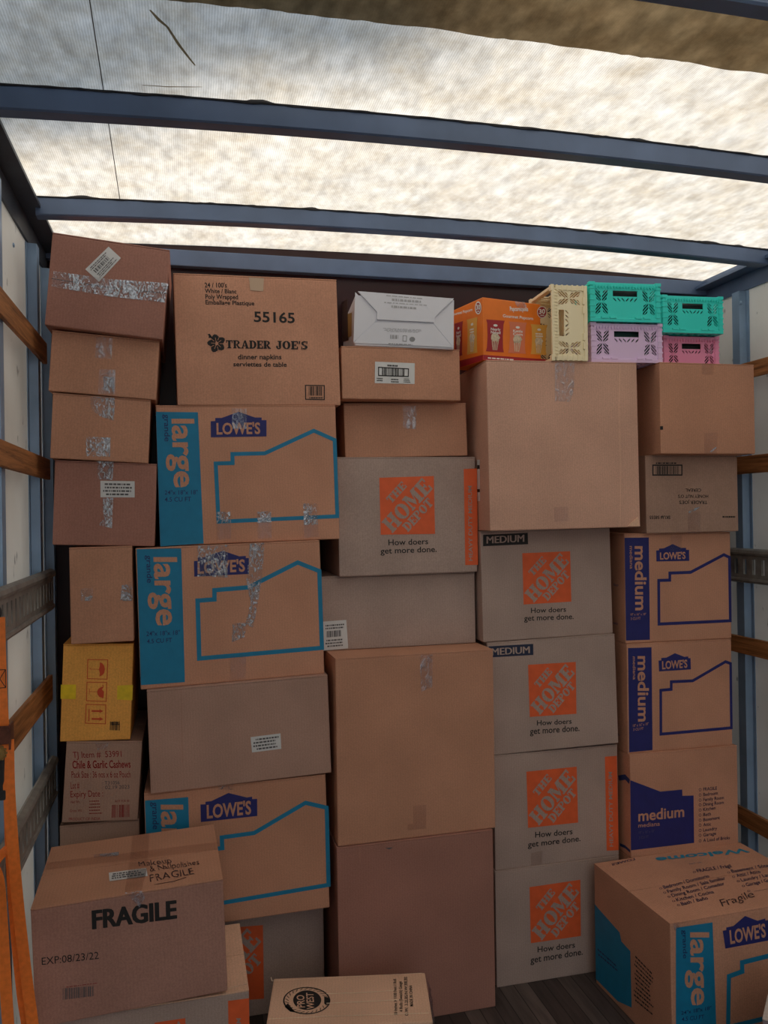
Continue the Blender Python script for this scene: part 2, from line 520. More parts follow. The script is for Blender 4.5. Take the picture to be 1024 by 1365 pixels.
# ------------------------------------------------------------------ the truck body
def plank_floor():
    m, nt, b = _nt('floor_planks')
    L = nt.links.new
    tc = nt.nodes.new('ShaderNodeTexCoord')
    mp = nt.nodes.new('ShaderNodeMapping'); mp.inputs['Rotation'].default_value = (0, 0, RAD(90)); mp.inputs['Scale'].default_value = (1, 1, 1)
    br = nt.nodes.new('ShaderNodeTexBrick')
    br.offset = 0.37; br.inputs['Scale'].default_value = 1.0
    br.inputs['Color1'].default_value = (0.035, 0.024, 0.023, 1)
    br.inputs['Color2'].default_value = (0.125, 0.095, 0.086, 1)
    br.inputs['Mortar'].default_value = (0.008, 0.006, 0.006, 1)
    br.inputs['Mortar Size'].default_value = 0.0016
    br.inputs['Bias'].default_value = -0.1
    br.inputs['Brick Width'].default_value = 1.4
    br.inputs['Row Height'].default_value = 0.052
    L(tc.outputs['Object'], mp.inputs[0]); L(mp.outputs[0], br.inputs['Vector'])
    nz = nt.nodes.new('ShaderNodeTexNoise'); nz.inputs['Scale'].default_value = 6; nz.inputs['Detail'].default_value = 8
    mp2 = nt.nodes.new('ShaderNodeMapping'); mp2.inputs['Scale'].default_value = (8, 0.8, 1)
    L(tc.outputs['Object'], mp2.inputs[0]); L(mp2.outputs[0], nz.inputs['Vector'])
    mr = nt.nodes.new('ShaderNodeMapRange')
    mr.inputs['From Min'].default_value = .3; mr.inputs['From Max'].default_value = .7
    mr.inputs['To Min'].default_value = .55; mr.inputs['To Max'].default_value = 1.2
    L(nz.outputs['Fac'], mr.inputs['Value'])
    mx = nt.nodes.new('ShaderNodeMix'); mx.data_type = 'RGBA'; mx.blend_type = 'MULTIPLY'; mx.inputs['Factor'].default_value = 1
    L(br.outputs['Color'], mx.inputs['A']); L(mr.outputs[0], mx.inputs['B'])
    L(mx.outputs['Result'], b.inputs['Base Color'])
    b.inputs['Roughness'].default_value = 0.6
    return m

def panel_mat():
    m, nt, b = _nt('white_wall_panel')
    L = nt.links.new
    tc = nt.nodes.new('ShaderNodeTexCoord')
    n1 = nt.nodes.new('ShaderNodeTexNoise'); n1.inputs['Scale'].default_value = 2.2; n1.inputs['Detail'].default_value = 7
    n2 = nt.nodes.new('ShaderNodeTexNoise'); n2.inputs['Scale'].default_value = 26; n2.inputs['Detail'].default_value = 4
    mp = nt.nodes.new('ShaderNodeMapping'); mp.inputs['Scale'].default_value = (1, 1, 0.5)
    L(tc.outputs['Object'], n1.inputs['Vector']); L(tc.outputs['Object'], mp.inputs[0]); L(mp.outputs[0], n2.inputs['Vector'])
    c1 = nt.nodes.new('ShaderNodeValToRGB')
    c1.color_ramp.elements[0].position = .35; c1.color_ramp.elements[0].color = (.74, .72, .68, 1)
    c1.color_ramp.elements[1].position = .65; c1.color_ramp.elements[1].color = (.88, .87, .84, 1)
    L(n1.outputs['Fac'], c1.inputs[0])
    c2 = nt.nodes.new('ShaderNodeValToRGB')
    c2.color_ramp.elements[0].position = .27; c2.color_ramp.elements[0].color = (.25, .25, .26, 1)
    c2.color_ramp.elements[1].position = .34; c2.color_ramp.elements[1].color = (1, 1, 1, 1)
    L(n2.outputs['Fac'], c2.inputs[0])
    mx = nt.nodes.new('ShaderNodeMix'); mx.data_type = 'RGBA'; mx.blend_type = 'MULTIPLY'; mx.inputs['Factor'].default_value = .8
    L(c1.outputs[0], mx.inputs['A']); L(c2.outputs[0], mx.inputs['B'])
    L(mx.outputs['Result'], b.inputs['Base Color'])
    b.inputs['Roughness'].default_value = .45
    tl = nt.nodes.new('ShaderNodeBsdfTranslucent'); L(mx.outputs['Result'], tl.inputs['Color'])
    ms = nt.nodes.new('ShaderNodeMixShader'); ms.inputs[0].default_value = .23      # thin fibreglass-faced panel
    L(b.outputs[0], ms.inputs[1]); L(tl.outputs[0], ms.inputs[2])
    L(ms.outputs[0], nt.nodes['Material Output'].inputs['Surface'])
    return m

def roof_mat(name, light, dark, gain, weave=0.22):
    """thin fibreglass sheet that lets daylight through, with woven strands and brown dirt"""
    m, nt, b = _nt(name)
    L = nt.links.new
    nt.nodes.remove(b)
    tc = nt.nodes.new('ShaderNodeTexCoord')
    n1 = nt.nodes.new('ShaderNodeTexNoise'); n1.inputs['Scale'].default_value = 7; n1.inputs['Detail'].default_value = 9; n1.inputs['Roughness'].default_value = .74
    n2 = nt.nodes.new('ShaderNodeTexNoise'); n2.inputs['Scale'].default_value = 34; n2.inputs['Detail'].default_value = 5
    mp = nt.nodes.new('ShaderNodeMapping'); mp.inputs['Scale'].default_value = (1, .45, 1); mp.inputs['Rotation'].default_value = (0, 0, RAD(-35))
    L(tc.outputs['Object'], n1.inputs['Vector']); L(tc.outputs['Object'], mp.inputs[0]); L(mp.outputs[0], n2.inputs['Vector'])
    c1 = nt.nodes.new('ShaderNodeValToRGB')
    c1.color_ramp.elements[0].position = .30; c1.color_ramp.elements[0].color = (*dark, 1)
    c1.color_ramp.elements[1].position = .62; c1.color_ramp.elements[1].color = (*light, 1)
    L(n1.outputs['Fac'], c1.inputs[0])
    w1 = nt.nodes.new('ShaderNodeTexWave'); w1.bands_direction = 'X'; w1.inputs['Scale'].default_value = 58
    w1.inputs['Distortion'].default_value = 1.6; w1.inputs['Detail'].default_value = 2
    L(tc.outputs['Object'], w1.inputs['Vector'])
    def mr(src, a, c, lo, hi):
        r = nt.nodes.new('ShaderNodeMapRange')
        r.inputs['From Min'].default_value = a; r.inputs['From Max'].default_value = c
        r.inputs['To Min'].default_value = lo; r.inputs['To Max'].default_value = hi
        L(src, r.inputs['Value']); return r.outputs[0]
    a = mr(w1.outputs['Fac'], 0, 1, 1-weave, 1)
    c = mr(n2.outputs['Fac'], .3, .7, .76, 1.16)
    mu = nt.nodes.new('ShaderNodeMath'); mu.operation = 'MULTIPLY'; L(a, mu.inputs[0]); L(c, mu.inputs[1])
    mg = nt.nodes.new('ShaderNodeMath'); mg.operation = 'MULTIPLY'; L(mu.outputs[0], mg.inputs[0]); mg.inputs[1].default_value = gain
    mx = nt.nodes.new('ShaderNodeMix'); mx.data_type = 'RGBA'; mx.blend_type = 'MULTIPLY'; mx.inputs['Factor'].default_value = 1
    L(c1.outputs[0], mx.inputs['A']); L(mg.outputs[0], mx.inputs['B'])
    tl = nt.nodes.new('ShaderNodeBsdfTranslucent'); df = nt.nodes.new('ShaderNodeBsdfDiffuse')
    L(mx.outputs['Result'], tl.inputs['Color']); L(mx.outputs['Result'], df.inputs['Color'])
    bp = nt.nodes.new('ShaderNodeBump'); bp.inputs['Strength'].default_value = .3; bp.inputs['Distance'].default_value = .003
    L(mu.outputs[0], bp.inputs['Height']); L(bp.outputs[0], df.inputs['Normal'])
    ms = nt.nodes.new('ShaderNodeMixShader'); ms.inputs[0].default_value = .28
    L(tl.outputs[0], ms.inputs[1]); L(df.outputs[0], ms.inputs[2])
    L(ms.outputs[0], nt.nodes['Material Output'].inputs['Surface'])
    return m

PANEL = panel_mat()
MAROON = simple('maroon_front_panel', (0.030, 0.005, 0.007), 0.32, 0, .35, noise_amt=.3, noise_scale=4)

struct(box_obj('floor', WL, WR, REAR, FRONT+.05, FLOOR-.06, FLOOR, plank_floor()))
struct(box_obj('wall_left', WL-.02, WL, REAR, FRONT+.05, FLOOR-.06, 1.0, PANEL))
struct(box_obj('wall_right', WR, WR+.02, REAR, FRONT+.05, FLOOR-.06, 1.0, PANEL))
struct(box_obj('wall_front', WL-.02, WR+.02, FRONT, FRONT+.03, FLOOR-.06, 1.0, MAROON))

def arch(x):
    u = (x-(WL+WR)/2)/((WR-WL)/2)
    return 0.030*(1-u*u)

def roof_sheet(name, x0, x1, y0, y1, z, nx, ny, mat, jag=0.0):
    vs, fs = [], []
    for j in range(ny+1):
        for i in range(nx+1):
            x = x0+(x1-x0)*i/nx; y = y0+(y1-y0)*j/ny
            if jag and j == ny: y += (noise.noise((x*9, 3, 1))*.7+noise.noise((x*41, 7, 1))*.3)*jag
            vs.append((x, y, z+arch(x)+0.0025*noise.noise((x*2.2, y*2.2, 0))))
    for j in range(ny):
        for i in range(nx):
            a = j*(nx+1)+i
            fs.append((a, a+1, a+nx+2, a+nx+1))
    return mesh_obj(name, vs, fs, mat, None, True)

struct(roof_sheet('ceiling', WL-.02, WR+.02, REAR, FRONT+.03, ROOF, 48, 60, roof_mat('fibreglass_roof', (.57, .525, .455), (.43, .36, .265), 1.0)))
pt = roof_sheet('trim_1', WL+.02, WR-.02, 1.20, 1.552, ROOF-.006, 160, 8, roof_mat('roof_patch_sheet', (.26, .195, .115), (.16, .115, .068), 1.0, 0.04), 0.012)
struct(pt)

# a seam and two old streaks on the underside of the roof sheet
def roof_mark(name, pts, w, mat):
    vs, fs = [], []
    for i, (x, y, k) in enumerate(pts):
        a = pts[max(i-1, 0)]; b = pts[min(i+1, len(pts)-1)]
        d = Vector((b[0]-a[0], b[1]-a[1])).normalized(); nn = Vector((-d.y, d.x))*w*k/2
        z = ROOF+arch(x)-.0075
        vs += [(x+nn.x, y+nn.y, z), (x-nn.x, y-nn.y, z)]
    for i in range(len(pts)-1): fs.append((2*i, 2*i+1, 2*i+3, 2*i+2))
    return struct(mesh_obj(name, vs, fs, mat))
STAIN = roof_mat('roof_stain', (.30, .235, .15), (.20, .15, .09), 1.0, .0)
roof_mark('trim_70', [(-.160, 1.2, 1), (-.163, 1.58, 1), (-.172, 2.0, 1), (-.185, 2.55, 1)], .0022, simple('roof_seam', (.10, .085, .07), .9))
roof_mark('trim_71', [(-.056, 1.585, .6), (-.040, 1.615, 1.2), (-.025, 1.635, .8), (-.005, 1.69, 1), (.015, 1.735, .8), (.029, 1.765, .5)], .0065, STAIN)
roof_mark('trim_72', [(-.084, 1.863, .6), (-.03, 1.862, 1), (.02, 1.855, .8), (.046, 1.851, .4)], .004, STAIN)

# upper side rails
def prism_y(name, prof, y0, y1, mat, parent=None):
    n = len(prof)
    vs = [(p[0], y0, p[1]) for p in prof]+[(p[0], y1, p[1]) for p in prof]
    fs = [(i, (i+1) % n, n+(i+1) % n, n+i) for i in range(n)]+[tuple(reversed(range(n))), tuple(range(n, 2*n))]
    bm = bmesh.new()
    bv = [bm.verts.new(v) for v in vs]
    for f in fs: bm.faces.new([bv[i] for i in f])
    return bm_obj(name, bm, mat, parent)
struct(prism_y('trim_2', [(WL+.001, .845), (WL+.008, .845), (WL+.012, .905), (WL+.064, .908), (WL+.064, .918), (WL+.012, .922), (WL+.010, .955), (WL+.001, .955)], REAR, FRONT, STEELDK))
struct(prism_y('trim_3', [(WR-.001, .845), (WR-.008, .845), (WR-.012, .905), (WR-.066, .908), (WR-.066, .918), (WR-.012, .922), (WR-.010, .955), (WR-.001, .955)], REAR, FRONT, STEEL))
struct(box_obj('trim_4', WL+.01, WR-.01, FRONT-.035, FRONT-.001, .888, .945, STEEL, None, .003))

# wall posts: hat sections standing against both walls
tn = 5
for sx, xw in ((1, WL), (-1, WR)):
    ys = [(-1.65+.45*k) for k in range(9)]
    ys = [-1.53, -1.08, -.63, -.18, .27, .72, 1.17, 1.62, 2.140, 2.662, 2.915] if sx > 0 else [-1.50, -1.05, -.60, -.15, .33, .78, 1.23, 1.68, 2.22, 2.722]
    for y in ys:
        w1, w2, dp = .042, .021, .030
        prof = [(y-w1, 0), (y-w2-.004, 0), (y-w2, dp), (y+w2, dp), (y+w2+.004, 0), (y+w1, 0), (y+w1, -.002+.0035), (y+w2+.007, .0035)]
        bm = bmesh.new()
        pts = [(y-w1, .001), (y-w1, .004), (y-w2-.006, .004), (y-w2, dp), (y+w2, dp), (y+w2+.006, .004), (y+w1, .004), (y+w1, .001)]
        a = [bm.verts.new((xw+sx*p[1], p[0], FLOOR)) for p in pts]
        b = [bm.verts.new((xw+sx*p[1], p[0], .844)) for p in pts]
        n = len(pts)
        for i in range(n): bm.faces.new((a[i], a[(i+1) % n], b[(i+1) % n], b[i]))
        bm.faces.new(a); bm.faces.new(list(reversed(b)))
        struct(bm_obj('trim_%d' % tn, bm, GALV)); tn += 1

# screws on the wall panels under the rails
def stud(name, x, y, z, sx, label):
    bm = bmesh.new()
    bmesh.ops.create_uvsphere(bm, u_segments=10, v_segments=6, radius=.007)
    for v in bm.verts: v.co = Vector((x+sx*v.co.z*.5+sx*.001, y+v.co.x, z+v.co.y))
    return thing(bm_obj(name, bm, GALV), label, 'screw')
stud('wall_screw', WL, 2.27, .783, 1, 'small screw head on the left wall panel, upper of two under the top rail')
stud('wall_screw', WL, 2.45, .775, 1, 'small screw head on the left wall panel, lower of two, next to the post')
stud('wall_screw', WR-.03, 2.69, .795, -1, 'small screw head on the right wall post, just below the top rail')

# horizontal wood slats
def slat(x0, x1, z0, z1, y1, label, tilt=0):
    bm = bmesh.new(); add_box(bm, x0, x1, REAR+.1, y1, z0, z1, .003)
    return thing(bm_obj('wood_slat', bm, SLAT), label, 'slat', 'wood slats along the truck walls')
slat(WL+.031, FL_+.004, .490, .556, 2.72, 'topmost brown wood slat on the left wall, ending beside the uppermost stacked cartons')
slat(WL+.031, FL_+.004, .127, .192, 2.75, 'brown wood slat on the left wall, second from the top, above the slotted steel rail')
slat(WL+.031, FL_+.004, -.570, -.490, 2.74, 'weathered split wood slat on the left wall between the two slotted steel rails')
slat(FR_-.004, WR-.031, .495, .556, 2.78, 'topmost wood slat on the right wall, beside the corner of the upper right carton')
slat(FR_-.004, WR-.031, .135, .203, 2.74, 'short visible length of dark wood slat on the right wall, above the slotted rail')
slat(FR_-.004, WR-.031, -.556, -.490, 2.80, 'brown wood slat on the right wall just below the slotted steel rail')
slat(FR_-.004, WR-.031, -1.222, -1.155, 2.80, 'lowest visible wood slat on the right wall, above the large blue-printed carton')

# slotted cargo rails: flat web with slots, rolled lip above, flange below
def fill_curve(name, outer, holes, depth, mat, parent=None, mtx=None, bevel=0.0):
    cu = bpy.data.curves.new(name, 'CURVE'); cu.dimensions = '2D'; cu.fill_mode = 'BOTH'
    cu.extrude = depth/2; cu.bevel_depth = bevel
    for lp in [outer]+holes:
        sp = cu.splines.new('POLY'); sp.points.add(len(lp)-1)
        for i, p in enumerate(lp): sp.points[i].co = (p[0], p[1], 0, 1)
        sp.use_cyclic_u = True
    ob = bpy.data.objects.new(name, cu); COL.objects.link(ob)
    me = bpy.data.meshes.new_from_object(ob)
    bpy.data.objects.remove(ob); bpy.data.curves.remove(cu)
    if mtx is not None: me.transform(mtx)
    me.materials.clear(); me.materials.append(mat)
    o = bpy.data.objects.new(name, me); COL.objects.link(o)
    if parent: o.parent = parent
    return o

def cargo_rail(x, sx, zt, y1, label):
    h = .132
    root = empty('slotted_cargo_rail', (x, (REAR+.2+y1)/2, zt-h))
    thing(root, label, 'rail', 'slotted steel rails along the truck walls')
    ya, yb = REAR+.2-root.location.y, y1-root.location.y
    holes = []
    y = yb-.03
    while y > ya+.03:
        holes.append([(y-.0085, .034), (y+.0085, .034), (y+.0085, .092), (y-.0085, .092)])
        y -= .05
    # map (a,b) -> (x=0, y=a, z=b)
    m = Matrix(((0, 0, 1, 0), (1, 0, 0, 0), (0, 1, 0, 0), (0, 0, 0, 1)))
    fill_curve('slotted_web', [(ya, .02), (yb, .02), (yb, .108), (ya, .108)], holes, .009, RAILM, root, m)
    def pr(nm, prof):
        o = prism_y(nm, [(sx*p[0], p[1]) for p in prof], ya, yb, RAILM, root); return o
    pr('upper_lip', [(-.0016, .104), (.010, .107), (.013, .116), (.010, .126), (-.004, .132), (-.010, .130), (-.008, .126), (-.003, .112)])
    pr('lower_flange', [(-.0016, .022), (.008, .018), (.010, .010), (.004, .002), (-.004, 0), (-.010, .001), (-.009, .004), (-.003, .014)])
    return root
cargo_rail(FL_+.002, 1, -.155, 2.76, 'upper slotted grey steel rail on the left wall, where the orange strap is hooked')
cargo_rail(FL_+.002, 1, -.752, 2.76, 'lower slotted grey steel rail on the left wall, behind the hanging orange strap')
cargo_rail(FR_-.002, -1, -.150, 2.80, 'slotted grey steel rail on the right wall beside the navy-printed cartons')

# roof bows
def bow(y, label):
    root = empty('roof_bow', ((FL_+FR_)/2, y, .88))
    thing(root, label, 'beam', 'steel bows under the roof')
    cx = root.location.x
    n = 40; bm = bmesh.new(); rows = []
    xa, xb = WL+.05, WR-.05
    for i in range(n+1):
        x = xa+(xb-xa)*i/n
        z0 = .884+arch(x)*.95-.88; z1 = z0+.052; dd = .02
        rows.append([bm.verts.new((x-cx, -dd, z0+.004)), bm.verts.new((x-cx, -dd+.004, z0)), bm.verts.new((x-cx, dd, z0)),
                     bm.verts.new((x-cx, dd, z1)), bm.verts.new((x-cx, -dd, z1))])
    for i in range(n):
        for k in range(5):
            bm.faces.new((rows[i][k], rows[i][(k+1) % 5], rows[i+1][(k+1) % 5], rows[i+1][k]))
    bm.faces.new(rows[0]); bm.faces.new(rows[-1])
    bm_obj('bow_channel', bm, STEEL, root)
    # ragged bead of sealant between bow and roof
    vs, fs = [], []
    n = 260
    rnd = random.Random(int(y*100))
    for i in range(n+1):
        x = xa+(xb-xa)*i/n
        z1 = .884+arch(x)*.95+.052-.88
        hgt = .001+.011*max(0, noise.noise((x*14, y*3, 2)))**1.3+.002*rnd.random()
        th = .002+.004*max(0, noise.noise((x*23, y*5, 6)))
        lo = .001+.005*max(0, noise.noise((x*19, y*5, 9)))
        vs += [(x-cx, -.0205-th, z1-lo), (x-cx, -.022-th, z1+.002), (x-cx, -.0205-th*.4, z1+hgt), (x-cx, -.016, z1+hgt*.8), (x-cx, -.018, z1-lo)]
    for i in range(n):
        for k in range(5):
            a = i*5+k; b = i*5+(k+1) % 5
            fs.append((a, b, b+5, a+5))
    mesh_obj('sealant_bead', vs, fs, SEAL, root)
    return root
bow(2.53, 'grey-blue steel roof bow farthest from the camera, just above the crates')
bow(1.90, 'grey-blue steel roof bow crossing the whole picture, middle one of the three')
bow(1.27, 'steel roof bow nearest the camera, only its underside seen at the top right')

# things outside that light and shade the truck
struct(mesh_obj('ground', [(-40, -40, FLOOR-.9), (40, -40, FLOOR-.9), (40, 40, FLOOR-.9), (-40, 40, FLOOR-.9)], [(0, 1, 2, 3)], simple('pale_concrete', (.34, .32, .29), .9, noise_amt=.2, noise_scale=2)))  # unseen pale concrete, bright to bounce sun onto the upper cartons

# a tree beside the truck throws its shade on one corner of the roof
LEAF = simple('leaf_green', (.05, .10, .02), .7, noise_amt=.4, noise_scale=5)
BARK = simple('bark', (.12, .08, .05), .9, noise_amt=.3)
tree = empty('shade_tree', (-3.9, 1.0, FLOOR-.9))
thing(tree, 'leafy tree outside on the left, known only by the grey shade on the roof', 'tree')
def tree_parts():
    T0 = tree.location
    bm = bmesh.new()
    prev = None
    for i in range(9):
        z = 5.6*i/8; r_ = .20-.012*i; ring = []
        for j in range(10):
            a = 2*math.pi*j/10
            ring.append(bm.verts.new((r_*math.cos(a)+.10*math.sin(z*.8)+.12*z*.4, r_*math.sin(a), z)))
        if prev:
            for j in range(10): bm.faces.new((prev[j], prev[(j+1) % 10], ring[(j+1) % 10], ring[j]))
        prev = ring
    bm_obj('trunk', bm, BARK, tree, True)
    vs, fs = [], []
    rnd = random.Random(4)
    k = 5.6/SUN_DIR.z
    blobs = [(-.45, 1.25, .62), (-.25, 1.72, .30), (.12, 1.55, .26), (-.45, 2.0, .20), (-.20, 2.03, .13), (.33, 1.60, .16), (.50, 1.58, .10), (-.05, 1.1, .55), (-1.2, 1.3, .75), (-.9, .6, .7), (-1.1, 2.0, .35)]
    for (bx, by, br) in blobs:
        c = Vector((bx, by, ROOF))+SUN_DIR*(k*rnd.uniform(.72, 1.0))-T0
        for i in range(int(1000*br*br/.09)+200):
            d = Vector((rnd.gauss(0, 1), rnd.gauss(0, 1), rnd.gauss(0, 1))).normalized()*br*rnd.random()**.4
            a = Vector((rnd.gauss(0, 1), rnd.gauss(0, 1), rnd.gauss(0, 1))).normalized()*.055
            b = a.cross(Vector((rnd.gauss(0, 1), rnd.gauss(0, 1), rnd.gauss(0, 1)))).normalized()*.03
            q = c+d; i0 = len(vs)
            vs.extend([q-a, q+b, q+a, q-b]); fs.append((i0, i0+1, i0+2, i0+3))
    mesh_obj('crown', vs, fs, LEAF, tree)
tree_parts()

# ------------------------------------------------------------------ stacked cartons
ZA3 = (3.938, 0, 290); ZA7 = (3.938, 0, 590); ZA9 = (4.55, 0, 840)
ZB4 = (3.4125, 200, 340); ZB8 = (3.657, 170, 700); ZB2 = (3.657, 170, 1020)
ZC5 = (5.12, 440, 360); ZC4 = (4.267, 430, 590); ZC6 = (4.267, 430, 850); ZC7 = (4.267, 430, 1090)
ZD2 = (4.405, 630, 700); ZD4 = (4.016, 640, 990); ZD1 = (2.535, 620, 460)
ZE2 = (4.785, 810, 590); ZE4 = (4.403, 810, 840); ZF = (4.197, 780, 1100); ZG = (3.012, 0, 1080); ZJ = (3.303, 290, 1200)
PX = (1, 0, 0)

# --- left stack, from the floor up
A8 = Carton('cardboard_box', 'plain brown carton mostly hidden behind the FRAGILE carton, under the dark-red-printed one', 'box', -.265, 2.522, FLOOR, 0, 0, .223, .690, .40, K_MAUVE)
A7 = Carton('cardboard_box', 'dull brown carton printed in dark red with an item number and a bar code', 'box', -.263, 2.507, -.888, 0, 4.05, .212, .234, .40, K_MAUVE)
s = Sheet(A7, zoom=ZA9)
s.text('TJ Item #  53991', (443, 775), (738, 768), (440, 738))
s.text('Chile & Garlic Cashews', (440, 838), (793, 833), (438, 793), .02)
s.text('Pack Size : 36 nos x 6 oz Pouch', (435, 895), (793, 893), (433, 856))
s.text('Lot #', (430, 962), (483, 960), (428, 922))
s.text('Expiry Date :', (428, 1013), (626, 1008), (426, 976))
s.text('Net Wt.', (430, 1050), (485, 1048), (430, 1034)); s.text('Gross Wt.', (424, 1103), (498, 1101), (424, 1087))
s.text('PRODUCT OF INDIA', (418, 1154), (608, 1151), (418, 1137))
s.lines([(540, 1030), (620, 1028), (625, 1120), (535, 1123)], 5, 4, .3)
s.build('printed_lettering', REDINK, None, 'dark red lettering')
s = Sheet(A7, zoom=ZA9)
s.text('NOT FOR RE', (697, 1044), (785, 1041), (697, 1031))
s.bars([(680, 1060), (785, 1057), (785, 1132), (678, 1137)], 37, 9)
s.build('bar_code', REDINK)
s = Sheet(A7, zoom=ZA9)
s.text(': T31056', (622, 938), (725, 934), (622, 917)); s.text(': 02.19 2023', (622, 965), (785, 960), (622, 943))
s.build('stamped_date', INKGREY)
one(A7, 'tape_strip', [(575, 682), (660, 680), (650, 720), (590, 725)], TAPE_FL, ZA9)

A6 = Carton('cardboard_box', 'yellow carton with three red handling symbols and yellow tape', 'box', -.273, 2.511, -.651, 0, 2.67, .196, .284, .38, K_YELLOW)
s = Sheet(A6, zoom=ZA9)
for q in ([(533, 178), (654, 180), (650, 297), (530, 294)], [(528, 315), (648, 317), (645, 432), (525, 428)], [(523, 450), (642, 453), (640, 568), (518, 564)]):
    s.frame(q, 5)
# umbrella on its side, handle to the left
umb = [(605, 195), (620, 200), (632, 215), (637, 238), (632, 260), (620, 274), (603, 281), (606, 262), (600, 238), (606, 214)]
s.poly(umb); s.stroke([(605, 238), (548, 236), (546, 228)], 3)
# broken glass on its side
s.poly([(632, 340), (612, 345), (596, 357), (589, 372), (592, 390), (604, 405), (628, 413), (631, 372), (618, 360)]); s.stroke([(590, 374), (543, 372)], 3); s.stroke([(543, 355), (542, 390)], 3)
s.poly([(618, 336), (628, 330), (627, 340)])
# two arrows and the ground line
for y in (490, 538):
    s.stroke([(556, y), (606, y+1)], 12); s.poly([(604, y-11), (628, y+1), (604, y+12)])
s.stroke([(541, 478), (539, 552)], 6)
s.build('handling_symbols', REDORANGE, None, 'red umbrella, broken glass and up-arrow symbols in frames')
one(A6, 'tape_strip', [(370, 330), (462, 329), (460, 418), (368, 416)], TAPE_Y, ZA9, label='yellow tape')
one(A6, 'tape_strip', [(712, 336), (806, 331), (803, 425), (710, 420)], TAPE_Y, ZA9, label='yellow tape')
s = Sheet(A6, zoom=ZA9); s.bars([(668, 553), (727, 553), (726, 608), (666, 606)], 25, 3); s.lines([(668, 556), (727, 556), (726, 575), (667, 575)], 2, 3, .8)
s.build('bar_code', BLACK)

A5 = Carton('cardboard_box', 'narrow upright plain brown carton standing on the yellow carton', 'box', -.247, 2.493, -.362, -.42, -.36, .175, .281, .38, K_BROWN)
one(A5, 'tape_strip', [(425, 765), (488, 762), (485, 830), (425, 832)], TAPE_CR, ZA7)
one(A5, 'tape_strip', [(640, 748), (692, 742), (697, 830), (632, 832)], TAPE_CR, ZA7)
A4 = Carton('cardboard_box', 'brown carton with a small white label on its tape, above the narrow upright carton', 'box', -.240, 2.501, -.078, .1, 2.32, .285, .246, .38, K_RED)
one(A4, 'tape_strip', [(510, 97), (598, 100), (590, 196), (510, 192)], TAPE_CR, ZA7)
one(A4, 'tape_strip', [(538, 288), (595, 290), (588, 450), (516, 432), (545, 400)], TAPE_CR, ZA7)
sticker(A4, [(527, 200), (707, 203), (707, 288), (528, 287)], ZA7, seed=5, rows=4, bars=False)
A3 = Carton('cardboard_box', 'plain brown carton in the left stack, third from the top, with two shiny tape patches', 'box', -.248, 2.492, .171, 1.25, 3.13, .272, .189, .38, K_BROWN)
one(A3, 'tape_strip', [(475, 938), (605, 948), (598, 1066), (530, 1045), (478, 1010)], TAPE_CR, ZA3)
one(A3, 'tape_strip', [(452, 1150), (580, 1155), (578, 1256), (452, 1252)], TAPE_CR, ZA3)
A2 = Carton('cardboard_box', 'plain brown carton in the left stack, second from the top, under the tilted taped carton', 'box', -.236, 2.487, .362, .71, 4.02, .299, .176, .38, K_BROWN)
one(A2, 'tape_strip', [(505, 622), (592, 630), (586, 742), (500, 736)], TAPE_FL, ZA3)
one(A2, 'tape_strip', [(520, 795), (606, 800), (604, 930), (515, 924)], TAPE_FL, ZA3)
one(A2, 'tape_strip', [(545, 835), (600, 838), (598, 926), (545, 922)], TAPE_CR, ZA3)
A1 = Carton('cardboard_box', 'tilted reddish-brown carton at the top left with a slanted white label and shiny tape', 'box', -.227, 2.460, .541, .23, 5.32, .325, .267, .38, K_RED)
one(A1, 'tape_strip', [(283, 282), (560, 322), (884, 345), (868, 447), (580, 415), (270, 362)], TAPE_CR, ZA3, label='crinkled clear tape')
s = Sheet(A1, zoom=ZA3, off=.0008); s.stroke([(270, 320), (570, 368), (876, 398)], 4); s.build('flap_seam', INKGREY)
sticker(A1, [(448, 272), (570, 153), (635, 213), (520, 338)], ZA3, seed=11)

# --- second stack: blue-printed cartons under the napkin carton
B6 = Carton('cardboard_box', 'grey-brown carton on the floor showing part of an orange square, behind the FRAGILE carton', 'box', .190, 2.60, FLOOR, 0, 0, .44, .367, .34, K_GREY)

def square_mark(box, q, zoom=PX):
    """orange square with slanted slab letters"""
    s = Sheet(box, zoom=zoom, off=.0007); s.poly(q)
    o = s.build('logo_square', ORANGE, None, 'orange square mark')
    tl, tr, br, bl = [s.P(p) for p in q]
    def U(u, v): return bl.lerp(br, u).lerp(tl.lerp(tr, u), v)
    t = Sheet(box, off=.0013)
    t.slab2('THE', U(.205, .535), U(.50, .83), U(.105, .635))
    t.slab2('HOME', U(.215, .02), U(.975, .78), U(.015, .22))
    t.slab2('DEPOT', U(.50, .035), U(.985, .52), U(.385, .15))
    t.build('logo_lettering', box.body.data.materials[0], o)
    # the thin rules between the lines of letters
    return o

def slogan(box, a0, a1, at, b0, b1, bt, zoom):
    s = Sheet(box, zoom=zoom)
    s.text('How doers', a0, a1, at, .012); s.text('get more done.', b0, b1, bt, .012)
    s.build('printed_lettering', BLACK)

def orange_strip(box, q, t0, t1, tt, zoom):
    s = Sheet(box, zoom=zoom, off=.0007); s.poly(q)
    o = s.build('printed_band', ORANGE, None, 'orange band at the edge')
    t = Sheet(box, zoom=zoom, off=.0013); t.text('HEAVY DUTY MEDIUM', t0, t1, tt, .012)
    t.build('band_lettering', box.body.data.materials[0], o)

square_mark(B6, [(254, 1241), (350.5, 1233), (352, 1331), (256, 1339)])

